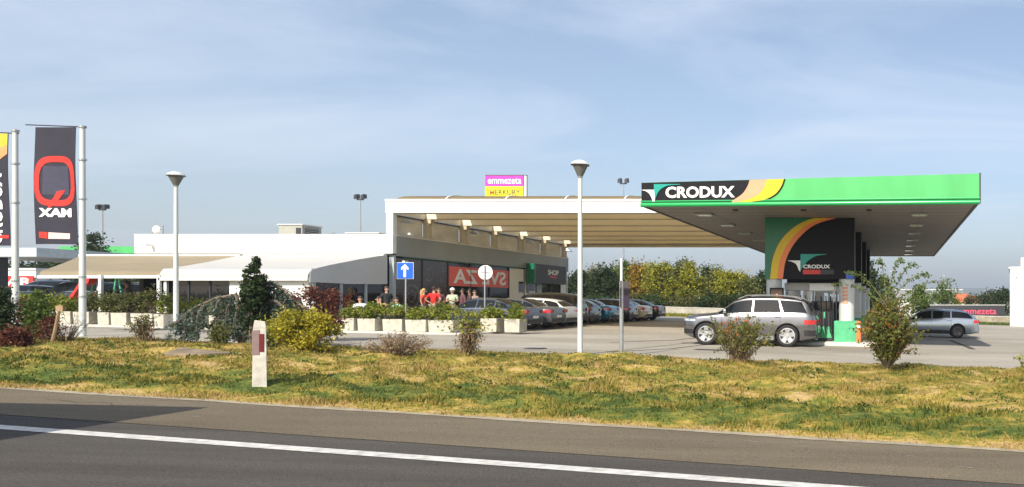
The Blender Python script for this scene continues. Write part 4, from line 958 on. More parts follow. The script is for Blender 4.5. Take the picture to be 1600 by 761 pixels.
# ---- foreground planting on the verge
def vz(x, y): return bankz(x, y)
def foot(px, Y): return xat(px, Y), Y
X, Y = foot(397, 19.6); t = shrub(X, Y, 2.45, .60, 'dark', 'tall dark columnar conifer rising before the white terrace wall', n=9000, leaf=.09, shape='column', name='columnar_conifer', cat='conifer', base=vz(X, Y), nclump=130, cr=.085, surf=.1)
X, Y = foot(478, 17.9); t = shrub(X, Y, 1.05, 1.42, 'goldshrub', 'bright yellow-green rounded shrub left of the concrete planters', n=7000, leaf=.075, base=vz(X, Y), nclump=70, cr=.2, surf=.45)
X, Y = foot(490, 23.2); t = shrub(X, Y, 1.75, 2.0, 'redbrown', 'dark red-brown bush behind the yellow shrub', n=5200, leaf=.085, base=vz(X, 20.9), nclump=60, cr=.24, surf=.3)
X, Y = foot(447, 21.0); t = shrub(X, Y, 1.75, .9, 'redbrown', 'thin reddish twiggy bush between conifer and red-brown bush', n=1300, leaf=.07, base=vz(X, 20.5), nclump=40, cr=.2, stems=12)
X, Y = foot(22, 17.3); shrub(X, Y, .5, .5, 'redbrown', 'low red-brown bush at the left edge of the bank', n=2600, leaf=.07, base=vz(X, Y), nclump=30, cr=.16)
X, Y = foot(2, 18.6); shrub(X, Y, 1.45, .42, 'dark', 'dark conifer cut by the left edge of the picture', n=4000, leaf=.08, shape='column', name='columnar_conifer', cat='conifer', base=vz(X, Y), nclump=60, cr=.16)
X, Y = foot(60, 19.0); shrub(X, Y, 1.36, .42, 'bright', 'green conifer shrub between the two flagpoles', n=5200, leaf=.075, shape='column', name='conifer_shrub', base=vz(X, Y), nclump=60, cr=.15)
X, Y = foot(39, 19.8); shrub(X, Y, 1.25, .4, 'redbrown', 'thin reddish bush beside the left flagpole', n=1300, leaf=.06, base=vz(X, Y), nclump=40, cr=.14, stems=14)
X, Y = foot(78, 18.6); shrub(X, Y, .8, .5, 'redbrown', 'small rusty bush at the foot of the green conifer shrub', n=900, leaf=.06, base=vz(X, Y), nclump=20, cr=.12, stems=8)
def twiggy(name, x, y, h, w, kind, nt, nl, label, base, leaf=.06, up=1.0, arch=.2, tm=None, seed=0, cat='shrub', r=.012, tw2=2):
    """a bush drawn by its own twigs, leaves along each twig"""
    rg = np.random.default_rng(seed+17); t = thing(name, label, cat, (x, y, base)); b = MB(); P = []
    for k in range(nt):
        a = rg.uniform(0, 2*math.pi); e = rg.uniform(.1, 1)**.7*w/2; hh_ = h*rg.uniform(.55, 1.0)*(1-.35*(e/(w/2))**2)
        pts = []
        for s in np.linspace(0, 1, 6):
            pts.append(Vector((math.cos(a)*e*(s**.8)+rg.normal(0, .012), math.sin(a)*e*(s**.8)+rg.normal(0, .012), hh_*(s*up-arch*s**3))))
        b.path(pts, [r*(1-.8*s) for s in np.linspace(0, 1, 6)], 5)
        for q in range(tw2):
            i = rg.integers(2, 5); d = Vector((rg.normal(0, 1), rg.normal(0, 1), rg.uniform(-.2, 1))).normalized()*h*.22; b.path([pts[i], pts[i]+d], [r*.4, r*.12], 4); 
            for _ in range(nl//3): P.append(np.array(pts[i]+d*rg.uniform(.2, 1.05))+rg.normal(0, .02, 3))
        for _ in range(nl): s = rg.uniform(.25, 1)*5; i = min(4, int(s)); p = pts[i].lerp(pts[i+1], s-i); P.append(np.array(p)+rg.normal(0, .03, 3))
    b.build('twigs', tm or M['bark'], t)
    if nl: leaves('foliage', np.array(P), leaf, LM(kind), t, rg)
    return t
X, Y = foot(620, 17.4); twiggy('dead_shrub', X, Y, .85, 1.6, 'dry', 120, 14, 'dead grey-brown twiggy shrub lying low before the planters', vz(X, Y), leaf=.05, seed=3, r=.009, tm=mat('dry_twig', (.27, .20, .14), .9, var=.3))
X, Y = foot(732, 18.0); twiggy('dry_shrub', X, Y, 1.1, .55, 'dry', 26, 22, 'small half-dry brown sapling clump before the two corner planters', vz(X, Y), leaf=.07, seed=4, r=.012)
rg = np.random.default_rng(4)
pp = np.stack([X*0+rg.normal(0, .10, 900), rg.normal(0, .1, 900), rg.uniform(.0, .6, 900)], 1); t0 = bpy.data.objects['dry_shrub']; leaves('foliage', pp, .1, LM('dry'), t0, rg, .2, droop=(0, 0, 1))
pp = np.stack([rg.normal(.0, .28, 500), rg.normal(0, .15, 500), rg.uniform(.62, 1.15, 500)], 1); leaves('foliage', pp, .08, LM('yellow'), t0, rg)
X, Y = foot(225, 19.8); t0 = twiggy('dry_shrub', X, Y, 1.35, .55, 'olive', 22, 20, 'half-dry sapling clump left of the lamp before the terrace', vz(X, Y), leaf=.06, seed=6, r=.012)
pp = np.stack([rg.normal(0, .10, 600), rg.normal(0, .1, 600), rg.uniform(.0, .5, 600)], 1); leaves('foliage', pp, .1, LM('dry'), t0, rg, .2, droop=(0, 0, 1))
# wooden stake with thin bare shrub
X, Y = foot(80, 18.4); t = thing('wooden_stake', 'leaning weathered wooden stake beside the green conifer shrub', 'stake', (X, Y, vz(X, Y)-.05))
b = MB(); b.path([(0, 0, 0), (.08, 0, .3), (.22, 0, 1.0)], [.04, .035, .03], 7); b.build('stake', M['wood'], t); bx('head', M['wood'], t, .14, .32, -.03, .03, .86, 1.0)
X, Y = foot(103, 19.6); twiggy('bare_shrub', X, Y, 1.3, 1.3, 'dry', 40, 2, 'thin bare twiggy shrub between stake and flagpole', vz(X, Y), seed=8, r=.007, leaf=.04)
# berry bushes
def berries(t, n, w, h, z0, seed, sz=.05):
    rg = np.random.default_rng(seed); d = dirs(rg, n)*rg.uniform(.4, 1, n)[:, None]; P = d*np.array([w/2, w/2, h/2])+np.array([0, 0, z0]); 
    k = rg.integers(0, 14, n); cc = dirs(rg, 14)*np.array([w/2, w/2, h/2])*.8+np.array([0, 0, z0]); P = np.where(rg.uniform(0, 1, n)[:, None] < .6, cc[k]+rg.normal(0, .09, (n, 3)), P)
    leaves('berries', P, sz, LM('berry'), t, rg, .9)['kind'] = 'stuff'
X, Y = foot(1156, 17.9); t = twiggy('berry_shrub', X, Y, 1.5, 2.0, 'mixed', 60, 24, 'loose green bush with orange berries before the silver off-road car', vz(X, Y), leaf=.075, seed=11, arch=.12, r=.012)
berries(t, 220, 1.0, .8, .75, 2); b = MB()
pp = np.stack([rg.normal(0, .13, 900), rg.normal(0, .12, 900), rg.uniform(.0, .55, 900)], 1); leaves('leafy_base', pp, .1, LM('dry'), t, rg, .25, droop=(0, 0, 1))
X, Y = foot(1386, 17.4); t = twiggy('berry_shrub', X, Y, 2.3, 1.45, 'mixed', 110, 40, 'tall green bush thick with orange-red berries at the right of the columns', vz(X, Y), leaf=.075, seed=12, arch=.15, r=.014)
berries(t, 900, 1.15, 1.45, 1.0, 3, .045)
pp, _c = crown_pts(rg, (0, 0, 1.0), (.5, .5, .75), 50, 2400, .17); leaves('inner_foliage', pp, .07, LM('mixed'), t, rg)
# long whippy shoots
b = MB(); P = []
for (dx, dz, l) in ((-1.35, .55, 1), (-1.0, .8, 1), (1.0, .75, 1), (1.6, .62, 1), (.75, 1.0, 1), (.35, 1.1, 1), (-.2, 1.1, 1), (1.35, .2, 1)):
    pts = [Vector((dx*s, .2*math.sin(s*3+dx), 1.5+dz*math.sin(s*1.9))) for s in np.linspace(0, 1, 8)]; b.path(pts, [.012*(1-.8*s) for s in np.linspace(0, 1, 8)], 5)
    for _ in range(110): s = rg.uniform(.1, 1)*7; i = min(6, int(s)); P.append(np.array(pts[i].lerp(pts[i+1], s-i))+rg.normal(0, .035, 3))
b.build('shoots', M['bark'], t); leaves('shoot_leaves', np.array(P), .08, LM('bright'), t, rg)
X, Y = foot(1592, 15.5); t = twiggy('small_sapling', X+.35, Y, .95, 1.3, 'yellow', 14, 16, 'thin leafy twigs reaching in at the right edge of the picture', vz(X, Y), leaf=.08, seed=15, arch=.3, r=.008)
# weeping blue cedar ---------------------------------------------------
X, Y = foot(375, 19.9); t = thing('weeping_cedar', 'weeping blue-green cedar with arching branches and hanging curtains', 'conifer', (X, Y, vz(X, Y)))
b = MB(); P = []; rg = np.random.default_rng(21)
arches = [
 [(0, 0, 0), (.02, 0, .8), (-.1, 0, 1.36), (-.65, 0, 1.26), (-1.15, 0, 1.05), (-1.55, 0, .78), (-1.85, 0, .5)],
 [(.1, 0, 0), (.25, 0, .9), (.42, .1, 1.55), (.72, .1, 1.70), (1.02, .1, 1.55), (1.3, .1, 1.25), (1.5, .1, .85)],
 [(.2, 0, .5), (.6, -.1, 1.1), (1.0, -.1, 1.2), (1.3, -.1, 1.0), (1.5, -.1, .7)],
 [(0, 0, .7), (-.35, .1, 1.0), (-.75, .15, .75), (-1.0, .2, .45)],
 [(.1, 0, .4), (.5, .2, 1.3), (.95, .2, 1.4), (1.6, .2, 1.0)]]
for ar_ in arches:
    c = [Vector(p) for p in ar_]; b.path(c, [.055*(1-.12*i) for i in range(len(c))], 7)
    for i in range(1, len(c)-1):
        for q in range(8):
            s = ((q//4)+.3)/2+rg.normal(0, .05); p0 = c[i].lerp(c[i+1], min(1, max(0, s))); L_ = min(p0.z*(rg.uniform(.5, 1.0) if (q//4+i) % 3 else rg.uniform(.15, .4)), 1.25); dx, dy = rg.normal(0, .045), rg.normal(0, .14)
            p1 = p0+Vector((dx, dy, -L_)); b.path([p0, p0+Vector((dx*.7, dy*.7, -L_*.3)), p1], [.012, .009, .004], 4)
            m_ = int(150*L_)
            for _ in range(m_): u = rg.uniform(0, 1); P.append(np.array(p0.lerp(p1, u))+rg.normal(0, .045, 3))
b.build('branches', M['bark'], t); leaves('needles', np.array(P), .085, LM('blue'), t, rg, .45)
pp, _c = crown_pts(rg, (-1.6, 0, .25), (.35, .3, .25), 14, 600, .12); leaves('needles', pp, .07, LM('blue'), t, rg, .3)
pp, _c = crown_pts(rg, (.5, .1, .45), (.5, .3, .45), 26, 1800, .16); leaves('needles', pp, .07, LM('blue'), t, rg, .3)
for px, lab in ((345, 'thin green bush under the arching cedar branch'), (418, 'green bush at the foot of the columnar conifer')):
    X, Y = foot(px, 19.3); shrub(X, Y, .6, .45, 'olive', lab, n=800, leaf=.07, base=vz(X, Y), nclump=26, cr=.16)
# ---- planters
prng = np.random.default_rng(31)
def planter(px0, px1, Y, h, label, kind='planter', ph=.75, group='concrete planters along the kerb'):
    x0, x1 = xat(px0, Y), xat(px1, Y); w = (x1-x0)-.02; X = (x0+x1)/2; z0 = gz(X)+.072
    t = thing('planter', label, 'planter', (X, Y+.3, z0), group=group)
    b = MB(); w2 = w/2; d = .32
    b.hexa([(-w2*.95, -d*.95, 0), (w2*.95, -d*.95, 0), (w2*.95, d*.95, 0), (-w2*.95, d*.95, 0), (-w2, -d, h), (w2, -d, h), (w2, d, h), (-w2, d, h)])
    b.build('box', M['conc'], t, bevel=.015)
    t.rotation_euler.z = float(prng.normal(0, .025)); t.location.y += float(prng.normal(0, .04)); ph *= float(prng.uniform(.82, 1.18))
    bx('soil', M['soil'], t, -w2*.88, w2*.88, -d*.85, d*.85, h-.03, h+.012)
    pts, _c = crown_pts(prng, (0, 0, h+ph*.42), (w2*1.05, d*1.1, ph*.48), 22, 1100, .2, surf=.2); pts = pts[pts[:, 2] > h*.8]
    leaves('foliage', pts, .10, LM(kind), t, prng)
    b = MB()
    for c in _c[:7]: b.path([(0, 0, h-.02), tuple(c)], [.012, .005], 5)
    b.build('stem', M['bark'], t)
ordn = ['first', 'second', 'third', 'fourth', 'fifth', 'sixth', 'seventh', 'eighth', 'ninth', 'tenth', 'eleventh', 'twelfth']
for i, (a, c) in enumerate([(9, 27), (31, 55), (59, 83), (87, 111), (114, 140), (152, 171), (173, 198), (202, 238), (242, 275), (282, 318), (325, 358)]):
    planter(a, c, 27.75, .46, 'pale concrete planter before the open terrace, %s from the left' % ordn[i], 'olive' if i in (4, 5, 6, 7) else 'planter', .95 if i in (5, 6, 7, 8) else .65, group='planters before the terrace')
for i, (a, c) in enumerate([(523, 553), (559, 588), (596, 627), (633, 666), (669, 710)]):
    planter(a, c, 28.2+i*.12, .47, 'pale concrete planter in the row below the blue sign, %s from the left' % ordn[i], 'planter', .72, group='planters below the blue sign')
for i, (a, c) in enumerate([(751, 777), (788, 813)]):
    planter(a, c, 29.9+i*.1, .55, ['left of the two corner planters before the grey-blue parked car', 'right of the two corner planters, at the rounded kerb end'][i], 'planter', .56, group='corner planters')
# greenery and shrubs seen inside/behind terrace
for i, (px, Y, h, w, kind, lab) in enumerate([(165, 33, 1.5, 1.8, 'dark', 'dark green bush behind the terrace planters near the awning post'), (205, 33.0, 1.3, 1.6, 'olive', 'olive bush behind the terrace planters right of the awning post'), (100, 35, 1.0, 2.0, 'olive', 'low olive bush behind the red slide'), (300, 28.9, .9, 1.2, 'olive', 'olive bush against the dark terrace glass')]):
    X = xat(px, Y); shrub(X, Y, h, w, kind, lab, n=1800, leaf=.12, cr=.25)
# trees at left behind the awning
for i, (px, yt, wp_, Y, kind, shp, lab) in enumerate([(28, 405, 60, 70, 'dark', 'round', 'dark tree low behind the white roofed shop at left'), (72, 404, 60, 68, 'dark', 'round', 'dark tree behind the left flagpole gap'), (150, 360, 62, 58, 'dark', 'flame', 'open-branched dark pine rising behind the beige awning'), (120, 405, 60, 66, 'dark', 'round', 'dark tree under the pine'), (200, 432, 70, 60, 'olive', 'round', 'olive tree seen under the beige awning'), (105, 440, 90, 62, 'dark', 'round', 'dark tree behind the red slide')]):
    X = xat(px, Y); tree(X, Y, zat(yt, Y)-gz(X), wp_/F*Y, kind, lab, shp, n=2400 if i != 2 else 3000, leaf=.34 if i != 2 else .26, trunk=.12, seed=40+i, nclump=30, cr=.8 if i != 2 else .5, group='trees at the far left')
# trees at right
for i, (px, yt, wp_, Y, kind, shp, lab) in enumerate([(1361, 404, 16, 75, 'dark', 'flame', 'tall thin dark tree beside the far column'), (1382, 430, 42, 78, 'bright', 'flame', 'pointed green tree behind the tall berry bush'), (1437, 447, 30, 82, 'bright', 'flame', 'small bright green tree above the silver estate car'), (1479, 440, 48, 86, 'bright', 'round', 'round bright green tree above the estate car tail'), (1525, 458, 36, 110, 'dark', 'round', 'dark tree before the red roofs'), (1548, 456, 36, 100, 'dark', 'round', 'dark tree left of the white building'), (1566, 449, 28, 95, 'dark', 'round', 'dark round tree touching the white building')]):
    X = xat(px, Y); tree(X, Y, zat(yt, Y)-gz(X), wp_/F*Y*1.2, kind, lab, shp, n=2600, leaf=.30, trunk=.12, seed=60+i, nclump=34, cr=.7, group='trees at the far right')
# ================================================================== background buildings and signs
def block(name, label, px0, px1, ytop, Y, depth, m_, parts=True, cat='building', base=None):
    x0, x1 = xat(px0, Y), xat(px1, Y); h = zat(ytop, Y)-gz((x0+x1)/2); t = thing(name, label, cat, ((x0+x1)/2, Y, gz((x0+x1)/2))); w = (x1-x0)/2
    bx('walls', m_, t, -w, w, 0, depth, -1, h-.15)
    bx('roof_edge', M['offwhite'], t, -w-.1, w+.1, -.1, depth+.1, h-.15, h)
    if parts:
        n = max(1, int(2*w/6))
        for k in range(n): c = -w+(k+.5)*2*w/n; bx('window', M['darkglass'], t, c-w/n*.6, c+w/n*.6, -.05, -.01, h*.45, h*.7)
    return t
wb = block('white_building', 'plain white building with a raised rear block at the right edge', 1578, 1720, 417, 62, 10, M['white'], False)
wb.rotation_euler.z = -R(9); wc = Vector((xat(1578, 62), 62, 0)); wb.location.x = wc.x+3.82*math.cos(R(9)); wb.location.y = wc.y-3.82*math.sin(R(9))
bx('upper_block', M['white'], wb, -2.9, 3.6, 1, 9, 3.0, zat(405, 62)-gz(14)+.15)
bx('vent', M['darkmetal'], wb, -3.35, -3.25, -.04, -.004, 4.1, 4.2)
t = thing('store_banner', 'dark hoarding with pink emmezeta lettering behind the stone wall', 'banner', (xat(1524, 72), 72, gz(9)))
w = (xat(1570, 72)-xat(1478, 72))/2; zb_ = zat(493, 72)-t.location.z; zt_ = zat(477, 72)-t.location.z
bx('board', M['charcoal'], t, -w-1.5, w, 0, .1, 0.3, zt_); bx('top_edge', M['offwhite'], t, -w-1.55, w+.05, -.03, .13, zt_, zt_+.05)
for s in (-1, 0, 1): bx('leg', M['steel'], t, s*w*.9-.05, s*w*.9+.05, .1, .2, -.3, zt_)
text('lettering', 'emmezeta', 3.7, .52, mat('pink_letter', (.75, .08, .16), .5), lambda u, v: (.2+u, -.012, zt_-.62+v), t, bold=.012)
# pylon sign behind the link roof
Y = 120.; t = thing('pylon_sign', 'tall pink and yellow emmezeta MERKURY sign above the link roof', 'sign', (xat(788.5, Y), Y, gz(-48)-.3)); z0 = t.location.z
w = (xat(819, Y)-xat(758, Y))/2; zt_ = zat(274.5, Y)-z0; zm = zat(291, Y)-z0; zb_ = zat(310, Y)-z0
bx('pink_field', M['magenta'], t, -w, w, 0, .5, zm, zt_); bx('yellow_field', M['signyel'], t, -w, w, -.01, .5, zb_, zm-.01)
bx('side_edge', M['offwhite'], t, w+.01, w+.35, 0, .5, zb_, zt_+.05); bx('top_edge', M['charcoal'], t, -w, w+.35, -.02, .5, zt_+.01, zt_+.12)
bx('side_shadow_gap', M['charcoal'], t, w-.12, w+.0, -.03, -.02, zb_, zt_)
text('lettering', 'emmezeta', w*1.72, .95, M['letter'], lambda u, v: (u, -.03, (zm+zt_)/2+v), t, bold=.012)
text('lettering', 'ERKURY', w*1.28, .85, M['charcoal'], lambda u, v: (u+w*.16, -.04, zm-.98+v), t, bold=.008)
text('lettering', 'M', w*.24, .85, M['orange'], lambda u, v: (u-w*.64, -.04, zm-.98+v), t, bold=.008)
for s in (-1, 1): bx('leg', M['steel'], t, s*w*.5-.2, s*w*.5+.2, .1, .4, 0, zb_)
t = block('far_warehouse', 'low grey flat-roofed warehouse far behind the estate car', 1380, 1504, 452, 170, 25, mat('far_grey', (.25, .26, .27), .8), False)
t = block('far_warehouse', 'long low white-topped shed behind the small green tree', 1340, 1440, 470, 100, 10, mat('far_white', (.6, .6, .58), .8), False)
def house(px0, px1, yt, Y, label):
    x0, x1 = xat(px0, Y), xat(px1, Y); w = (x1-x0)/2; t = thing('red_roofed_house', label, 'house', ((x0+x1)/2, Y, gz(20)-.3), group='red-roofed houses in the distance'); h = zat(yt, Y)-t.location.z; e = h*.62
    bx('walls', mat('house_cream', (.55, .48, .38), .8), t, -w*.92, w*.92, .3, w*1.2, 0, e)
    b = MB(); b.add([(-w, 0, e), (w, 0, e), (w, w*1.4, e), (-w, w*1.4, e), (-w*.7, w*.7, h), (w*.7, w*.7, h)], [(0, 1, 5, 4), (2, 3, 4, 5), (1, 2, 5), (0, 4, 3), (0, 3, 2, 1)]); b.build('roof', M['roofred'], t)
    for s in (-.5, 0, .5): bx('window', M['darkglass'], t, s*w-.4, s*w+.4, .24, .29, e*.45, e*.8)
house(1488, 1520, 459, 140, 'low red-tiled house above the dark hoarding'); house(1513, 1535, 462, 190, 'small far red-tiled house beside the short lamp mast'); house(1538, 1580, 459, 230, 'long red roof far off left of the white building')
block('white_block', 'white multi-storey block glimpsed between the yellow trees', 1088, 1108, 438, 160, 12, M['white'], True)
block('white_block', 'small white block glimpsed behind the pale grey-green tree', 914, 934, 443, 110, 10, M['white'], True)
# left: neighbouring shop with red sign, grey flat canopy, green far canopy
t = block('white_roofed_shop', 'white flat shop with red AR sign at the far left', -60, 56, 419, 60, 12, M['white'], False)
tx = t.location; rs = thing('wall_sign', 'red panel with white AR lettering on the white shop', 'sign', (xat(29, 59.8), 59.85, zat(449, 59.8)))
w = (xat(52, 59.8)-xat(6, 59.8))/2; hh2 = (449-431)/F*59.8
bx('panel', M['red'], rs, -w, w, -.06, 0, 0, hh2); text('lettering', 'AR', w*1.75, hh2*.68, M['letter'], lambda u, v: (u+.05, -.075, hh2/2+v), rs, bold=.03)
ts = thing('grey_canopy', 'pale grey flat canopy on dark pillar cut by the left edge', 'canopy', (xat(25, 45), 45, gz(-50)))
xl = xat(-90, 45)-ts.location.x; xr = xat(57, 45)-ts.location.x
bx('slab', mat('pale_bluegrey', (.45, .50, .52), .5), ts, xl, xr, 0, 8, zat(401, 45)-ts.location.z, zat(387, 45)-ts.location.z)
bx('pillar', M['charcoal'], ts, xat(-60, 45)-ts.location.x, xat(-24, 45)-ts.location.x, .3, 1.2, 0, zat(401.3, 45)-ts.location.z)
tg = thing('green_canopy', 'bright green fascia of another canopy behind the beige awning', 'canopy', (xat(150, 75), 75, gz(-60)))
x0 = xat(92, 75)-tg.location.x; x1 = xat(222, 75)-tg.location.x
bx('fascia', M['green'], tg, x0, x1, 0, 10, zat(403, 75)-tg.location.z, zat(385, 75)-tg.location.z)
for s in (x0*.7, 0, x1*.7): bx('leg', M['steel'], tg, s-.2, s+.2, 2, 2.4, 0, zat(403.5, 75)-tg.location.z)
# playground slide and frame
Y = 34.5; X = xat(128, Y); t = thing('playground_slide', 'red plastic slide with green frame behind the terrace', 'slide', (X, Y, gz(X)+.07))
b = MB(); pts = [(-.55, .78), (-.35, .95), (.1, 1.45), (.35, 1.62), (.62, 1.62)]
for i in range(4):
    (x0, z0), (x1, z1) = pts[i], pts[i+1]
    b.hexa([(x0, -.25, z0), (x1, -.25, z1), (x1, .25, z1), (x0, .25, z0), (x0, -.25, z0+.05), (x1, -.25, z1+.05), (x1, .25, z1+.05), (x0, .25, z0+.05)])
    for s in (-.27, .23): b.hexa([(x0, s, z0), (x1, s, z1), (x1, s+.04, z1), (x0, s+.04, z0), (x0, s, z0+.22), (x1, s, z1+.24), (x1, s+.04, z1+.24), (x0, s+.04, z0+.22)])
b.build('chute', M['redflag'], t); 
b = MB(); b.lathe([(.27, -.26), (.27, .26)], (.5, 0, 1.85), 20, 'y'); b.build('tower_hood', M['redflag'], t, smooth=True)
bx('tower_leg', M['greenplinth'], t, .3, .36, -.2, -.14, 0, 1.6)
for p0, p1 in (((-.2, .4, 0), (.55, .4, 2.35)), ((1.1, .4, 0), (.55, .4, 2.35)), ((1.3, .6, 0), (1.8, .6, 2.35)), ((2.3, .6, 0), (1.8, .6, 2.35))): b = MB(); b.tube(p0, p1, .045, n=8); b.build('frame_leg', M['greenplinth'], t)
b = MB(); b.tube((.55, .4, 2.33), (1.8, .6, 2.33), .045, n=8); b.build('top_bar', M['greenplinth'], t); t.scale = (.68, .68, .92)
# cafe tables and chairs on the terrace
def table(px, Y, label):
    X = xat(px, Y); t = thing('cafe_table', label, 'table', (X, Y, gz(X)+.07), group='cafe tables')
    b = MB(); b.lathe([(.38, .72), (.38, .75)], (0, 0, 0), 20); b.build('tabletop', M['charcoal'], t); b = MB(); b.box(-.05, .05, -.05, .05, .03, .72); b.build('leg', M['offwhite'], t); bx('foot', M['charcoal'], t, -.22, .22, -.22, .22, 0, .03)
def chair(X, Y, rz, label, z=None):
    t = thing('cafe_chair', label, 'chair', (X, Y, gz(X)+.07 if z is None else z), rz, group='cafe chairs')
    bx('seat', M['charcoal'], t, -.22, .22, -.22, .22, .43, .47, bevel=.01); bx('backrest', M['charcoal'], t, -.21, .21, .2, .235, .6, .9, bevel=.01)
    for sx in (-.2, .2):
        for sy in (-.2, .21): b = MB(); b.tube((sx, sy, 0), (sx, sy, .44 if sy < 0 else .9), .014, n=6); b.build('leg', M['darkmetal'], t)
table(184, 30.4, 'round cafe table with white leg on the open terrace'); table(592, 29.9, 'round cafe table behind the planters below the grey flap')
# ================================================================== cars
def interp(pts, x): return float(np.interp(x, [p[0] for p in pts], [p[1] for p in pts]))
def smooth_prof(pts, n=110):
    xs = [p[0] for p in pts]; zs = [p[1] for p in pts]
    # monotone cubic (pchip-like)
    m = []
    h = [xs[i+1]-xs[i] for i in range(len(xs)-1)]; d = [(zs[i+1]-zs[i])/h[i] for i in range(len(h))]
    m = [d[0]]+[0 if d[i-1]*d[i] <= 0 else (3*(h[i-1]+h[i]))/((2*h[i]+h[i-1])/d[i-1]+(h[i]+2*h[i-1])/d[i]) for i in range(1, len(h))]+[d[-1]]
    def f(x):
        x = min(max(x, xs[0]), xs[-1]); i = max(0, min(len(h)-1, np.searchsorted(xs, x)-1)); t = (x-xs[i])/h[i]
        return (2*t**3-3*t*t+1)*zs[i]+(t**3-2*t*t+t)*h[i]*m[i]+(-2*t**3+3*t*t)*zs[i+1]+(t**3-t*t)*h[i]*m[i+1]
    return f
SPEC = {
 'sedan': dict(L=4.65, H=1.44, W=1.82, top=[(0, .60), (.05, .70), (.35, .78), (1.2, .94), (1.32, .97), (2.05, 1.37), (2.5, 1.44), (3.05, 1.42), (3.6, 1.27), (4.08, 1.09), (4.45, 1.06), (4.6, 1.0), (4.65, .70)], belt=[(0, .58), (.4, .74), (1.3, .90), (3.5, .96), (4.65, .97)], wb=(.86, 3.68), R=.325, side=(1.42, 3.78), cow=(1.36, 2.0), rear=(3.18, 3.98), pill=[2.42, 3.22]),
 'wagon': dict(L=4.93, H=1.45, W=1.87, top=[(0, .60), (.05, .70), (.35, .78), (1.25, .94), (1.4, .97), (2.1, 1.36), (2.6, 1.45), (3.6, 1.44), (4.2, 1.37), (4.45, 1.28), (4.82, 1.0), (4.88, .92), (4.93, .6)], belt=[(0, .58), (.4, .74), (1.4, .90), (3.8, .98), (4.93, 1.0)], wb=(.92, 3.84), R=.35, side=(1.5, 4.5), cow=(1.44, 2.08), rear=(4.3, 4.78), pill=[2.55, 3.5]),
 'suv': dict(L=4.80, H=1.78, W=1.93, top=[(0, .88), (.03, .99), (.2, 1.07), (.95, 1.16), (1.18, 1.20), (1.85, 1.66), (2.3, 1.79), (3.2, 1.82), (4.0, 1.77), (4.36, 1.69), (4.66, 1.22), (4.74, 1.06), (4.80, .72)], belt=[(0, .84), (.3, 1.0), (1.3, 1.12), (3.8, 1.19), (4.8, 1.20)], wb=(.86, 3.78), R=.405, side=(1.30, 4.42), cow=(1.22, 1.84), rear=(4.38, 4.60), pill=[2.5, 3.5]),
 'mpv': dict(L=4.75, H=1.75, W=1.86, top=[(0, .64), (.05, .76), (.3, .86), (1.0, 1.04), (1.15, 1.09), (1.9, 1.60), (2.4, 1.72), (3.4, 1.75), (4.2, 1.70), (4.45, 1.60), (4.66, 1.15), (4.70, 1.0), (4.75, .55)], belt=[(0, .62), (.4, .82), (1.2, .98), (3.8, 1.04), (4.75, 1.06)], wb=(.88, 3.72), R=.33, side=(1.25, 4.45), cow=(1.2, 1.86), rear=(4.45, 4.64), pill=[2.4, 3.4]),
 'hatch': dict(L=4.35, H=1.46, W=1.80, top=[(0, .60), (.05, .70), (.35, .80), (1.1, .96), (1.25, .99), (1.95, 1.39), (2.4, 1.46), (3.2, 1.44), (3.8, 1.34), (4.22, 1.05), (4.30, .93), (4.35, .58)], belt=[(0, .58), (.4, .76), (1.25, .92), (3.6, 1.0), (4.35, 1.0)], wb=(.84, 3.50), R=.32, side=(1.35, 4.0), cow=(1.3, 1.92), rear=(3.86, 4.20), pill=[2.35, 3.2]),
}
def paint(name, col, metal=.5): return mat('paint_'+name, col, .25, metal, var=.05, scale=1.5, coat=1., spec=.5)
def wheel(parent, x, y, Rr, side, rimm, spokes=5):
    w = .22; b = MB(); s = side
    prof = [(Rr*.66, -w/2), (Rr*.9, -w/2), (Rr*.98, -w/2+.03), (Rr, -w/4), (Rr, w/4), (Rr*.98, w/2-.03), (Rr*.9, w/2), (Rr*.66, w/2)]
    b.lathe(prof, (x, y-s*w/2, Rr), 28, 'y', cap=False); ty = b.build('wheel', M['rubber'], parent, smooth=True)
    b = MB(); b.lathe([(Rr*.66, -.012), (Rr*.70, -.0), (Rr*.70, .01), (Rr*.62, .012), (Rr*.62, -.06)], (x, 0, Rr), 28, 'y', cap=False)
    yo = y-s*.006
    b.v = [(vx, yo+vy*s*1.0, vz_) for vx, vy, vz_ in b.v]
    for k in range(spokes):
        a = 2*math.pi*k/spokes+math.pi/2; ca, sa = math.cos(a), math.sin(a); pc, ps = -sa, ca
        q = []
        for yy in (-.055, -.015 if False else -.012):
            for r_, ww in ((Rr*.10, .055*Rr/.36), (Rr*.64, .085*Rr/.36)):
                for sg in (-1, 1): q.append((x+ca*r_+pc*ww*sg, yo+yy*s*1.0+(-.02*s if r_ < Rr*.2 else 0), Rr+sa*r_+ps*ww*sg))
        b.add(q, [(0, 1, 3, 2), (4, 6, 7, 5), (0, 2, 6, 4), (1, 5, 7, 3), (2, 3, 7, 6), (0, 4, 5, 1)])
    b.lathe([(0, 0), (Rr*.17, 0), (Rr*.17, .05)], (x, yo-s*.03 if s > 0 else yo-.02, Rr), 14, 'y')
    b.build('rim', rimm, ty)
    b = MB(); b.lathe([(Rr*.655, 0), (Rr*.655, .02)], (x, y-s*.10-.01, Rr), 24, 'y'); b.build('brake_disc', M['rimdark'], ty)
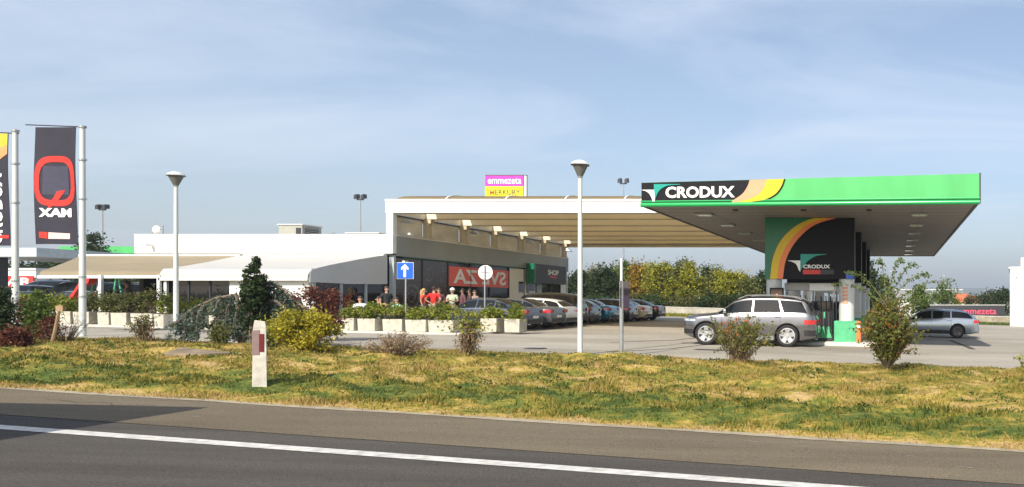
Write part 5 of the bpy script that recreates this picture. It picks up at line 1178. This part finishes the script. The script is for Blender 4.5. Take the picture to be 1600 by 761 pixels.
def car(kind, x_rear, y_near, label, pm, group=None, rimm=None, rails=False, name='parked_car', cat='car', flip=False, spokes=5, z=None, trim=None, xoff=0):
    """nose points to -X; x_rear is the tail, y_near the side facing the road"""
    sp = SPEC[kind]; L, H, Wd = sp['L'], sp['H'], sp['W']; yc = y_near+Wd/2; xc = x_rear-L/2
    z0 = gz(xc) if z is None else z
    tilt = math.atan((gz(x_rear)-gz(x_rear-L))/L)
    t = thing(name, label, cat, (xc, yc, z0), group=group); t.rotation_euler = (0, -tilt, R(180) if flip else 0)
    top = smooth_prof(sp['top']); belt0 = lambda x: interp(sp['belt'], x)
    def halfw(x):
        e0 = min(1, x/.55); e1 = min(1, (L-x)/.4)
        return Wd/2*(.70+.30*math.sin(e0*math.pi/2)**.8)*(.86+.14*math.sin(max(0, e1)*math.pi/2)**.8)
    zb = lambda x: .21+.13*max(0, 1-x/.5)+.10*max(0, 1-(L-x)/.5)
    def sect(x):
        w = halfw(x); zt = top(x); bl = min(belt0(x), zt-.03); h = max(zt-bl, .0)
        k = min(1, h/(H*.30)); k = k*k*(3-2*k)
        y6 = w*.90*(1-k)+w*.70*k; z6 = bl+(zt-bl)*(.55*(1-k)+.86*k); y7 = y6*(.72*(1-k)+.80*k); z7 = bl+(zt-bl)*(.85*(1-k)+.975*k)
        b_ = zb(x)
        return [(0, b_), (w*.80, b_), (w*.95, b_+.06), (w*.985, b_+.20), (w, b_+(bl-b_)*.55), (w*.99, bl-.10*(bl-b_)), (w*.955, bl), (y6, z6), (y7, z7), (0, zt)]
    n = 84; xsn = [0]+[L*(i/(n-1)) for i in range(1, n-1)]+[L]
    b = MB(); vs = []; K = 18
    for x in xsn:
        s = sect(x); ring = [(x-L/2, -y, z) for y, z in s]+[(x-L/2, y, z) for y, z in s[-2:0:-1]]; vs += ring
    K = len(ring); fs = [(i*K+j, (i+1)*K+j, (i+1)*K+(j+1) % K, i*K+(j+1) % K) for i in range(len(xsn)-1) for j in range(K)]
    fs += [tuple(range(K)), tuple((len(xsn)-1)*K+i for i in range(K))[::-1]]
    b.add(vs, fs); body = b.build('body', [pm, M['plastic']], t)
    # wheel arches
    c = MB()
    for wx in sp['wb']:
        for s in (-1, 1):
            c.tube((wx-L/2, s*(Wd/2+.1), sp['R']), (wx-L/2, s*(Wd/2-.32), sp['R']), sp['R']+.055, n=36)
    cut = c.build('cut', [pm, M['plastic']], t); cut.data.polygons.foreach_set('material_index', [1]*len(cut.data.polygons))
    md = body.modifiers.new('b', 'BOOLEAN'); md.object = cut; md.operation = 'DIFFERENCE'; md.solver = 'EXACT'
    bpy.context.view_layer.update(); dg = bpy.context.evaluated_depsgraph_get(); nm = bpy.data.meshes.new_from_object(body.evaluated_get(dg)); body.modifiers.clear(); body.data = nm; bpy.data.objects.remove(cut)
    nm.shade_smooth(); nm.set_sharp_from_angle(angle=R(34))
    # glass
    def gpt(x, s, side, off=.006):
        q = sect(x); (ya, za), (yb, zb_) = q[6], q[7]; y = ya+(yb-ya)*s; z_ = za+(zb_-za)*s; nx = Vector((zb_-za, ya-yb)).normalized()
        return (x-L/2, side*(y+nx.x*off), z_+nx.y*off)
    def glass_side(xa, xb, side, s0=.10, s1=.92, ka=0, kb=0):
        b = MB(); m_ = 10; vs = []
        for i in range(m_+1):
            X_ = lambda s_: (xa+ka*(.5-s_))*(1-i/m_)+(xb+kb*(.5-s_))*i/m_
            for off in (.007, -.004): vs += [gpt(X_(s0), s0, side, off), gpt(X_(s1), s1, side, off)]
        fs = []
        for i in range(m_): o = 4*i; fs += [(o, o+4, o+5, o+1), (o+1, o+5, o+7, o+3), (o, o+2, o+6, o+4)]
        b.add(vs, fs+[(0, 1, 3, 2), (4*m_, 4*m_+2, 4*m_+3, 4*m_+1)]); return b.build('side_window', M['carglass'], t, smooth=True)
    xa, xb = sp['side']; cuts = [xa]+sp['pill']+[xb]
    for side in (-1, 1):
        for i in range(len(cuts)-1):
            glass_side(cuts[i]+(.035 if i else 0), cuts[i+1]-(.035 if i < len(cuts)-2 else 0)+(-.06 if i == len(cuts)-2 and kind == 'suv' else 0), side, ka=(.22 if i == 2 and kind == 'suv' else 0), kb=(.16 if i == 1 and kind == 'suv' else .28 if i == len(cuts)-2 else 0))
        b = MB(); vs = [];
        for i in range(25):
            x = xa+(xb-xa)*i/24; vs += [gpt(x, .03, side, .009), gpt(x, .085, side, .010)]
        b.add(vs, [(2*i, 2*i+2, 2*i+3, 2*i+1) for i in range(24)]); b.nonorm = True; b.build('window_trim', trim or M['chrome'], t)
    def top_glass(xa, xb, name, wid=.93):
        b = MB(); vs = []; m_ = 8
        for i in range(m_+1):
            x = xa+(xb-xa)*i/m_; q = sect(x); dxz = Vector((-(top(x+.01)-top(x-.01))/.02, 1)).normalized()*.008
            (y6, z6), (y7, z7), (_, z8) = q[7], q[8], q[9]
            row = [(-y6*wid, z6+(z7-z6)*.15), (-y7, z7), (0, z8), (y7, z7), (y6*wid, z6+(z7-z6)*.15)]
            vs += [(x-L/2+dxz.x, y, zz+dxz.y) for y, zz in row]
        b.add(vs, [(i*5+j, (i+1)*5+j, (i+1)*5+j+1, i*5+j+1) for i in range(m_) for j in range(4)]); b.nonorm = True
        return b.build(name, M['carglass'], t, smooth=True)
    top_glass(sp['cow'][0]+.02, sp['cow'][1], 'windscreen'); top_glass(sp['rear'][0], sp['rear'][1], 'rear_window')
    # seams and handles
    def seam(x, side, za=None):
        q = sect(x); pts = [Vector((x-L/2, side*(yy+.003), zz)) for yy, zz in q[3:7]]; b = MB(); b.path(pts, [.005]*len(pts), 4); b.build('door_seam', M['plastic'], t)
    for side in (-1, 1):
        for x in (xa+.12, sp['pill'][0], sp['pill'][1]+.02): seam(x, side)
        for x in (sp['pill'][0]-.22, sp['pill'][1]-.18):
            q = sect(x); b = MB(); yy = q[5][0]; zz = q[5][1]-.01; b.box(x-L/2, x-L/2+.19, side*(yy+.012)-.012, side*(yy+.012)+.012, zz-.012, zz+.018); b.build('door_handle', pm, t, bevel=.004)
        x = xa+.16; q = sect(x); y5, z5 = q[6]
        b = MB(); b.hexa([(x-L/2-.02, side*(y5-.02), z5+.02), (x-L/2+.12, side*(y5-.02), z5+.03), (x-L/2+.14, side*(y5+.20), z5+.03), (x-L/2+.02, side*(y5+.20), z5+.02), (x-L/2+.02, side*(y5-.02), z5+.09), (x-L/2+.12, side*(y5-.02), z5+.09), (x-L/2+.13, side*(y5+.19), z5+.16), (x-L/2+.05, side*(y5+.19), z5+.16)]); b.build('mirror', pm, t, bevel=.012)
        # head and tail lamps wrapping the corners
        def patch(xs_, z0_, z1_, name, m_):
            b = MB(); vs = []
            for x in xs_:
                for zz in (z0_, z1_):
                    q = sect(x); ys = [p[0] for p in q[2:7]]; zz_ = [p[1] for p in q[2:7]]; y = float(np.interp(zz, zz_, ys)); vs.append((x-L/2, side*(y+.012), zz))
            for f_, xx in ((.72, xs_[-1]),):
                for zz in (z0_, z1_): vs.append((xx-L/2+(.012 if xx > L/2 else -.012), side*halfw(xx)*f_*.95, zz))
            m2 = len(vs)//2
            b.add(vs, [(2*i, 2*i+2, 2*i+3, 2*i+1) for i in range(m2-1)]); b.nonorm = True; return b.build(name, m_, t)
        zt_ = top(L-.05); zl = min(zt_, belt0(L-.1))
        if kind in ('suv', 'mpv'): patch([L-.42, L-.28, L-.15, L-.06, L-.005], zl-.19, zl-.03, 'tail_light', M['tail'])
        else: patch([L-.30, L-.18, L-.09, L-.03, L-.004], .78, .93, 'tail_light', M['tail'])
        if kind == 'suv':
            patch([L-.42, L-.28, L-.15, L-.06, L-.005], .42, .62, 'rear_bumper_trim', M['plastic']); patch([.40, .28, .15, .06, .005], .40, .56, 'front_bumper_trim', M['plastic'])
        patch([.48, .3, .16, .06, .01], belt0(.3)-.15, belt0(.1)-.01 if kind != 'suv' else belt0(.12)+.02, 'headlight', M['lamp'])
        # sill and bumper cladding
        b = MB(); vs = []
        x0s, x1s = sp['wb'][0]+sp['R']+.08, sp['wb'][1]-sp['R']-.08
        for x in (x0s, (x0s+x1s)/2, x1s):
            q = sect(x); vs += [(x-L/2, side*(q[2][0]+.012), q[2][1]-.03), (x-L/2, side*(q[3][0]+.014), q[3][1]-.02)]
        b.add(vs, [(0, 2, 3, 1), (2, 4, 5, 3)]); b.nonorm = True; b.build('sill', M['plastic'] if kind != 'suv' else M['steel'], t)
        if rails:
            b = MB(); pts = []
            for i in range(9):
                x = sp['cow'][1]+.1+(sp['rear'][0]-sp['cow'][1]-.25)*i/8; q = sect(x); pts.append(Vector((x-L/2, side*q[7][0]*.97, q[8][1]+(.05 if 0 < i < 8 else .0))))
            b.path(pts, [.018]*9, 6); b.build('roof_rail', M['steel'], t)
    for side in (-1, 1):
        for wx in sp['wb']: wheel(t, wx-L/2, side*(Wd/2-.02), sp['R'], side, rimm or M['rim'], spokes)
    # rear bumper, plate, exhaust, grille
    bx('rear_bumper', M['plastic'], t, L/2-.02, L/2+.015, -Wd*.36, Wd*.36, .32, .50, bevel=.01)
    bx('number_plate', M['plate'], t, L/2+.016, L/2+.024, -.26, .26, .56 if kind not in ('suv', 'mpv') else .66, .67 if kind not in ('suv', 'mpv') else .77)
    for s in (-1, 1): b = MB(); b.tube((L/2-.05, s*.55, .30), (L/2+.03, s*.55, .30), .035, n=10); b.build('exhaust', M['chrome'], t)
    bx('grille', M['plastic'], t, -L/2-.012, -L/2+.02, -.38, .38, .36, .58)
    return t
P_ = dict(blueg=paint('blue_grey', (.045, .055, .085), .3), silver=paint('silver', (.085, .09, .10), .3), white=paint('white', (.72, .72, .70), 0), black=paint('black', (.008, .008, .010), .0), dark=paint('dark_grey', (.015, .016, .02), .2), blue=paint('blue', (.0, .19, .36), .4), cream=paint('cream', (.62, .57, .46), .1), estate=paint('estate_silver', (.36, .42, .48), .75), suv=paint('suv_silver', (.19, .19, .20), .8))
car('suv', xat(1277, 27.2), 26.5, 'silver off-road car with five-spoke wheels driving past the logo column', P_['suv'], name='silver_car', rails=True)
car('wagon', xat(1528, 37.5), 36.9, 'silver-blue estate car beyond the berry bush at right', P_['estate'], name='estate_car', rails=True, rimm=M['rimdark'], cat='car')
row = [('sedan', 34.25, 851, 'blueg', 'grey-blue saloon, nearest of the parked row, red tail lamp showing'),
 ('sedan', 36.5, 886, 'silver', 'grey saloon with dark rear window, second of the parked row'),
 ('hatch', 38.6, 905, 'white', 'white hatchback beside the tall black people carrier'),
 ('mpv', 41.0, 921, 'black', 'tall black people carrier, highest roof of the parked row'),
 ('wagon', 43.4, 941, 'dark', 'dark grey estate right behind the tall street lamp'),
 ('sedan', 45.7, 969, 'blue', 'bright blue saloon in the middle of the parked row'),
 ('hatch', 48.2, 998, 'black', 'black hatchback between the blue and the cream cars'),
 ('sedan', 50.6, 1020, 'cream', 'cream-white saloon near the far end of the parked row'),
 ('sedan', 53.1, 1041, 'black', 'black saloon at the far end of the parked row')]
for i, (k, Yfar, pxr, pc, lab) in enumerate(row):
    Wd = SPEC[k]['W']; car(k, xat(pxr, Yfar), Yfar-Wd, lab, P_[pc], group='cars parked beside the shop', rails=(k == 'wagon'), trim=None if i in (0, 2, 8) else M['plastic'])
# cars at the far left seen under the awning
for i, (px, Y, k, pc, lab) in enumerate([(108, 47, 'mpv', 'dark', 'dark people carrier parked behind the red slide'), (60, 49.5, 'suv', 'dark', 'dark off-road car parked right of the AR sign'), (22, 47.5, 'hatch', 'blueg', 'blue-grey hatchback under the AR sign'), (178, 50, 'mpv', 'silver', 'pale people carrier glimpsed behind the terrace bushes')]):
    car(k, xat(px+45, Y), Y, lab, P_[pc], group='cars parked behind the terrace')
# ================================================================== people
SKIN_M = mat('skin', (.42, .24, .16), .6, var=.05); SKIN_D = mat('skin_dark', (.22, .12, .08), .6, var=.05)
def skinmesh(name, V, E, Rd, m_, parent, sub=1, root=0):
    me = bpy.data.meshes.new(name); me.from_pydata([tuple(v) for v in V], E, []); o = bpy.data.objects.new(name, me); COL.objects.link(o)
    md = o.modifiers.new('s', 'SKIN'); md.use_smooth_shade = True; md.branch_smoothing = .6
    if not me.skin_vertices: 
        bm = bmesh.new(); bm.from_mesh(me); bm.verts.layers.skin.verify(); bm.to_mesh(me); bm.free()
    for i, r in enumerate(Rd): me.skin_vertices[0].data[i].radius = (r, r) if not isinstance(r, tuple) else r
    me.skin_vertices[0].data[root].use_root = True
    s2 = o.modifiers.new('u', 'SUBSURF'); s2.levels = sub; s2.render_levels = sub
    bpy.context.view_layer.update(); dg = bpy.context.evaluated_depsgraph_get(); nm = bpy.data.meshes.new_from_object(o.evaluated_get(dg)); bpy.data.objects.remove(o)
    nm.materials.clear(); nm.materials.append(m_); nm.shade_smooth(); q = bpy.data.objects.new(name, nm); COL.objects.link(q); q.parent = parent; return q
def person(X, Y, rz, label, shirt, trousers, hair, pose='stand', sk=None, scale=1., z=None, cap=None, long_hair=False, long_sleeve=False, group=None):
    t = thing('person', label, 'person', (X, Y, gz(X)+.07 if z is None else z), rz, group=group); t.scale = (scale,)*3; sk = sk or SKIN_M
    J = dict(pel=(0, 0, .95), sp=(0, -.01, 1.12), ch=(0, 0, 1.33), nb=(0, .0, 1.46), nk=(0, -.01, 1.53), hd=(0, -.025, 1.61), ht=(0, -.01, 1.69))
    for s, n in ((-1, 'l'), (1, 'r')):
        J['sh'+n] = (s*.17, 0, 1.42); J['hp'+n] = (s*.09, 0, .88); J['kn'+n] = (s*.10, -.01, .49); J['an'+n] = (s*.11, .03, .08); J['to'+n] = (s*.13, -.15, .04)
        J['el'+n] = (s*.23, .03, 1.15); J['wr'+n] = (s*.23, -.06, .91); J['pa'+n] = (s*.23, -.08, .85)
        if pose == 'akimbo': J['el'+n] = (s*.37, .06, 1.17); J['wr'+n] = (s*.19, -.04, 1.02); J['pa'+n] = (s*.14, -.06, .99)
        if pose == 'holding': J['el'+n] = (s*.24, -.02, 1.15); J['wr'+n] = (s*.10, -.24, 1.16); J['pa'+n] = (s*.05, -.29, 1.18)
        if pose == 'sit': J['kn'+n] = (s*.12, -.40, .93); J['an'+n] = (s*.12, -.38, .53); J['to'+n] = (s*.13, -.54, .49); J['wr'+n] = (s*.14, -.22, 1.03); J['pa'+n] = (s*.11, -.30, 1.02)
    dzs = -.43 if pose == 'sit' else 0
    J = {k: Vector((v[0], v[1], v[2]+dzs)) for k, v in J.items()}
    keys = list(J); V = [J[k] for k in keys]; ix = {k: i for i, k in enumerate(keys)}
    rad = dict(pel=.12, sp=.105, ch=(.125, .125), nb=.07, nk=.05, hd=.078, ht=.075)
    for n in 'lr': rad.update({'sh'+n: .055, 'hp'+n: .085, 'kn'+n: .055, 'an'+n: .038, 'to'+n: .032, 'el'+n: .040, 'wr'+n: .027, 'pa'+n: .030})
    E = [('pel', 'sp'), ('sp', 'ch'), ('ch', 'nb'), ('nb', 'nk'), ('nk', 'hd'), ('hd', 'ht')]
    for n in 'lr': E += [('ch', 'sh'+n), ('sh'+n, 'el'+n), ('el'+n, 'wr'+n), ('wr'+n, 'pa'+n), ('pel', 'hp'+n), ('hp'+n, 'kn'+n), ('kn'+n, 'an'+n), ('an'+n, 'to'+n)]
    Rr = [rad[k] for k in keys]; EE = [(ix[a], ix[b_]) for a, b_ in E]
    skinmesh('body', V, EE, Rr, sk, t)
    # hands: five separate fingers rooted in each palm
    b = MB()
    for s, n in ((-1, 'l'), (1, 'r')):
        w, p = J['wr'+n], J['pa'+n]; d = (p-w).normalized(); sd_ = d.cross(Vector((0, 1, .3))).normalized(); up = sd_.cross(d)
        for i, (o, l) in enumerate(((-.027, .068), (-.009, .08), (.009, .075), (.026, .058))):
            a = p+sd_*o+d*.01; m1 = a+d*l*.55; m2 = m1+(d*.7+up*.6).normalized()*l*.45; b.path([a, m1, m2], [.0095, .0085, .006], 6)
        a = p-sd_*.03*s-d*.03; m1 = a+(d*.5-sd_*.8*s).normalized()*.035; b.path([a, m1, m1+(d*.9-sd_*.1*s).normalized()*.03], [.011, .010, .007], 6)
    b.build('fingers', sk, t, smooth=True)
    h = J['hd']
    b = MB(); b.path([h+Vector((0, -.075, .03)), h+Vector((0, -.10, -.01)), h+Vector((0, -.072, -.015))], [.008, .015, .010], 6)
    for s in (-1, 1): b.lathe([(0, -.008), (.022, -.004), (.022, .004), (0, .008)], (h.x+s*.078, h.y+.01, h.z+.01), 8, 'y')
    b.build('nose_and_ears', sk, t, smooth=True)
    b = MB()
    for s in (-1, 1): b.lathe([(0, -.006), (.009, 0), (0, .006)], (h.x+s*.03, h.y-.076, h.z+.03), 8, 'y')
    b.box(-.022, .022, h.y-.076, h.y-.070, h.z-.045, h.z-.038); b.build('eyes_and_mouth', M['plastic'], t)
    # clothes
    def sub(ks, es, rs, name, m_): 
        i2 = {k: i for i, k in enumerate(ks)}; skinmesh(name, [J[k] if isinstance(k, str) else k for k in ks], [(i2[a], i2[b_]) for a, b_ in es], rs, m_, t)
    hl, hr = J['pel']+Vector((0, 0, -.04)), None
    J['w0'] = J['pel']+Vector((0, 0, -.02))
    for n in 'lr': J['cuff'+n] = J['sh'+n].lerp(J['el'+n], .75)
    ks = ['w0', 'sp', 'ch', 'nb', 'shl', 'shr']+(['ell', 'elr', 'wrl', 'wrr'] if long_sleeve else ['cuffl', 'cuffr'])
    es = [('w0', 'sp'), ('sp', 'ch'), ('ch', 'nb'), ('ch', 'shl'), ('ch', 'shr')]+([('shl', 'ell'), ('shr', 'elr'), ('ell', 'wrl'), ('elr', 'wrr')] if long_sleeve else [('shl', 'cuffl'), ('shr', 'cuffr')])
    rs = [.145, .14, .155, .085, .078, .078]+([.06, .06, .042, .042] if long_sleeve else [.066, .066]); sub(ks, es, rs, 'shirt', shirt)
    for n in 'lr': J['hem'+n] = J['kn'+n].lerp(J['an'+n], .85)
    sub(['pel', 'hpl', 'hpr', 'knl', 'knr', 'heml', 'hemr'], [('pel', 'hpl'), ('pel', 'hpr'), ('hpl', 'knl'), ('hpr', 'knr'), ('knl', 'heml'), ('knr', 'hemr')], [.135, .105, .105, .078, .078, .062, .062], 'trousers', trousers)
    b = MB()
    for n in 'lr': a = J['an'+n]+Vector((0, .04, -.045)); c = J['to'+n]+Vector((0, -.03, 0)); b.path([a, (a+c)/2+Vector((0, 0, .015)), c], [.045, .05, .035], 8)
    b.build('shoes', M['charcoal'], t, smooth=True)
    if hair or cap:
        b = MB(); c = h+Vector((0, .022, .062)); prof = []
        r0 = .086 if not cap else .100
        for k in range(7): a = R(-8+98*k/6); prof.append((r0*math.cos(a) if k < 6 else 0, r0*1.05*math.sin(a)))
        b.lathe(prof, c, 16); o = b.build('cap' if cap else 'hair', cap or hair, t, smooth=True)
        if cap: b = MB(); b.lathe([(.107, -.01), (.108, .01)], c, 16); b.build('cap_band', cap, o)
        if long_hair: b = MB(); b.path([c+Vector((0, .05, .0)), c+Vector((0, .085, -.14)), c+Vector((0, .10, -.32))], [.085, .08, .04], 10); b.build('hair_length', hair, o, smooth=True)
        elif hair and not cap: b = MB(); b.path([c+Vector((0, .03, .02)), c+Vector((0, .045, -.07))], [.085, .05], 12); b.build('hair_back', hair, o, smooth=True)
    return t
def cloth(n, c): return mat('cloth_'+n, c, .85, var=.12, scale=5)
HB = mat('hair_brown', (.05, .03, .018), .6); HK = mat('hair_black', (.012, .011, .01), .5); HL = mat('hair_blonde', (.50, .33, .14), .6)
cr, ck, cw, cg, cb, cm, cj = cloth('red', (.62, .02, .015)), cloth('black', (.02, .02, .022)), cloth('white', (.7, .7, .68)), cloth('sage', (.42, .47, .33)), cloth('jeans', (.07, .10, .17)), cloth('maroon', (.13, .05, .06)), cloth('tan', (.30, .22, .18))
def pz(X): return gz(X)+.07
def at(px, Y): return xat(px, Y), Y
X, Y = at(604, 30.9); person(X, Y, R(60), 'person in black t-shirt with pale print standing below the grey awning flap', ck, ck, HB)
X, Y = at(662, 33.9); person(X, Y, R(100), 'blonde long-haired person in orange-red top beside the red-shirted one', cloth('coral', (.65, .10, .06)), cb, HL, long_hair=True, scale=.97)
X, Y = at(678, 33.7); person(X, Y, R(175), 'person in bright red t-shirt seen from behind with hands on hips', cr, cj, HB, pose='akimbo', scale=1.03)
X, Y = at(686, 34.6); person(X, Y, R(30), 'person partly hidden right behind the red-shirted one', cm, ck, HB, long_sleeve=True)
X, Y = at(707, 33.2); person(X, Y, R(10), 'person in white cap and pale green t-shirt holding something', cg, cloth('khaki', (.3, .24, .16)), None, pose='holding', cap=M['letter'])
X, Y = at(723, 34.4); person(X, Y, R(-40), 'person in dark maroon jacket right of the white-capped one', cm, ck, HK, sk=SKIN_D, long_sleeve=True)
X, Y = at(734, 35.2); person(X, Y, R(-60), 'person in dark brown jacket second from the right of the group', cloth('brown', (.09, .05, .045)), ck, HK, sk=SKIN_D, long_sleeve=True)
X, Y = at(742, 35.9); person(X, Y, R(-20), 'rightmost person of the group in a pale pinkish top', cj, cb, HB, long_sleeve=True, scale=.97)
def seated(px, Y, rz, lab, sh, hr, clab):
    X, Y = at(px, Y); person(X, Y, rz, lab, sh, ck, hr, pose='sit', z=pz(X)+.0); chair(X, Y+.02, rz, clab)
seated(563, 29.6, R(40), 'seated person in white top behind the planters under the grey flap', cw, HB, 'dark chair under the white-topped person')
seated(592, 30.8, R(-60), 'seated person in dark top with white cap brim near the black t-shirt', ck, HK, 'dark chair under the dark-topped seated person')
seated(620, 30.0, R(-20), 'seated person in pale green top beside the blue sign post', cloth('mint', (.28, .5, .38)), HK, 'dark chair beside the blue sign post')
seated(293, 31.2, R(30), 'seated person in dark top behind the terrace glass', ck, HB, 'dark chair behind the terrace glass')
X, Y = at(300, 32.2); person(X, Y, R(-90), 'standing person in striped dark top behind the terrace glass', cloth('grey', (.12, .11, .12)), ck, HB)
seated(240, 31.0, R(70), 'seated person in brown top on the open terrace by the corner post', cloth('rust', (.22, .11, .07)), HB, 'dark chair on the open terrace by the corner post')
X, Y = at(199, 30.6); person(X, Y, R(-60), 'standing person in grey-brown top on the open terrace', cloth('taupe', (.2, .16, .13)), ck, HB, scale=.95)
# ================================================================== lorry on the road, just out of view at left: its shadow falls on the shoulder
def lorry():
    xr = -10.15; t = thing('box_lorry', 'white box lorry driving on the highway at the far left', 'lorry', (xr-4, 4.85, gz(xr-4)))
    x0 = xr-t.location.x
    bx('cargo_box', M['offwhite'], t, x0-6.2, x0, -1.25, 1.25, .95, 3.15, bevel=.03)
    bx('chassis', M['darkmetal'], t, x0-8.2, x0-.1, -.9, .9, .55, .93)
    b = MB(); b.hexa([(x0-8.4, -1.2, .5), (x0-6.4, -1.2, .5), (x0-6.4, 1.2, .5), (x0-8.4, 1.2, .5), (x0-8.1, -1.15, 2.6), (x0-6.4, -1.15, 2.7), (x0-6.4, 1.15, 2.7), (x0-8.1, 1.15, 2.6)]); cab = b.build('cab', P_['blue'], t, bevel=.05)
    for s in (-1, 1): bx('side_window', M['carglass'], cab, x0-7.9, x0-6.9, s*1.19-.02, s*1.19+.02, 1.6, 2.35)
    for wx in (x0-7.4, x0-1.6):
        for s in (-1, 1): wheel(t, wx, s*1.2, .45, s, M['steel'])
    bx('rear_door', M['steel'], t, x0+.001, x0+.03, -1.2, 1.2, 1.0, 3.1); bx('rear_bumper', M['darkmetal'], t, x0-.1, x0+.05, -1.1, 1.1, .45, .6)
lorry()
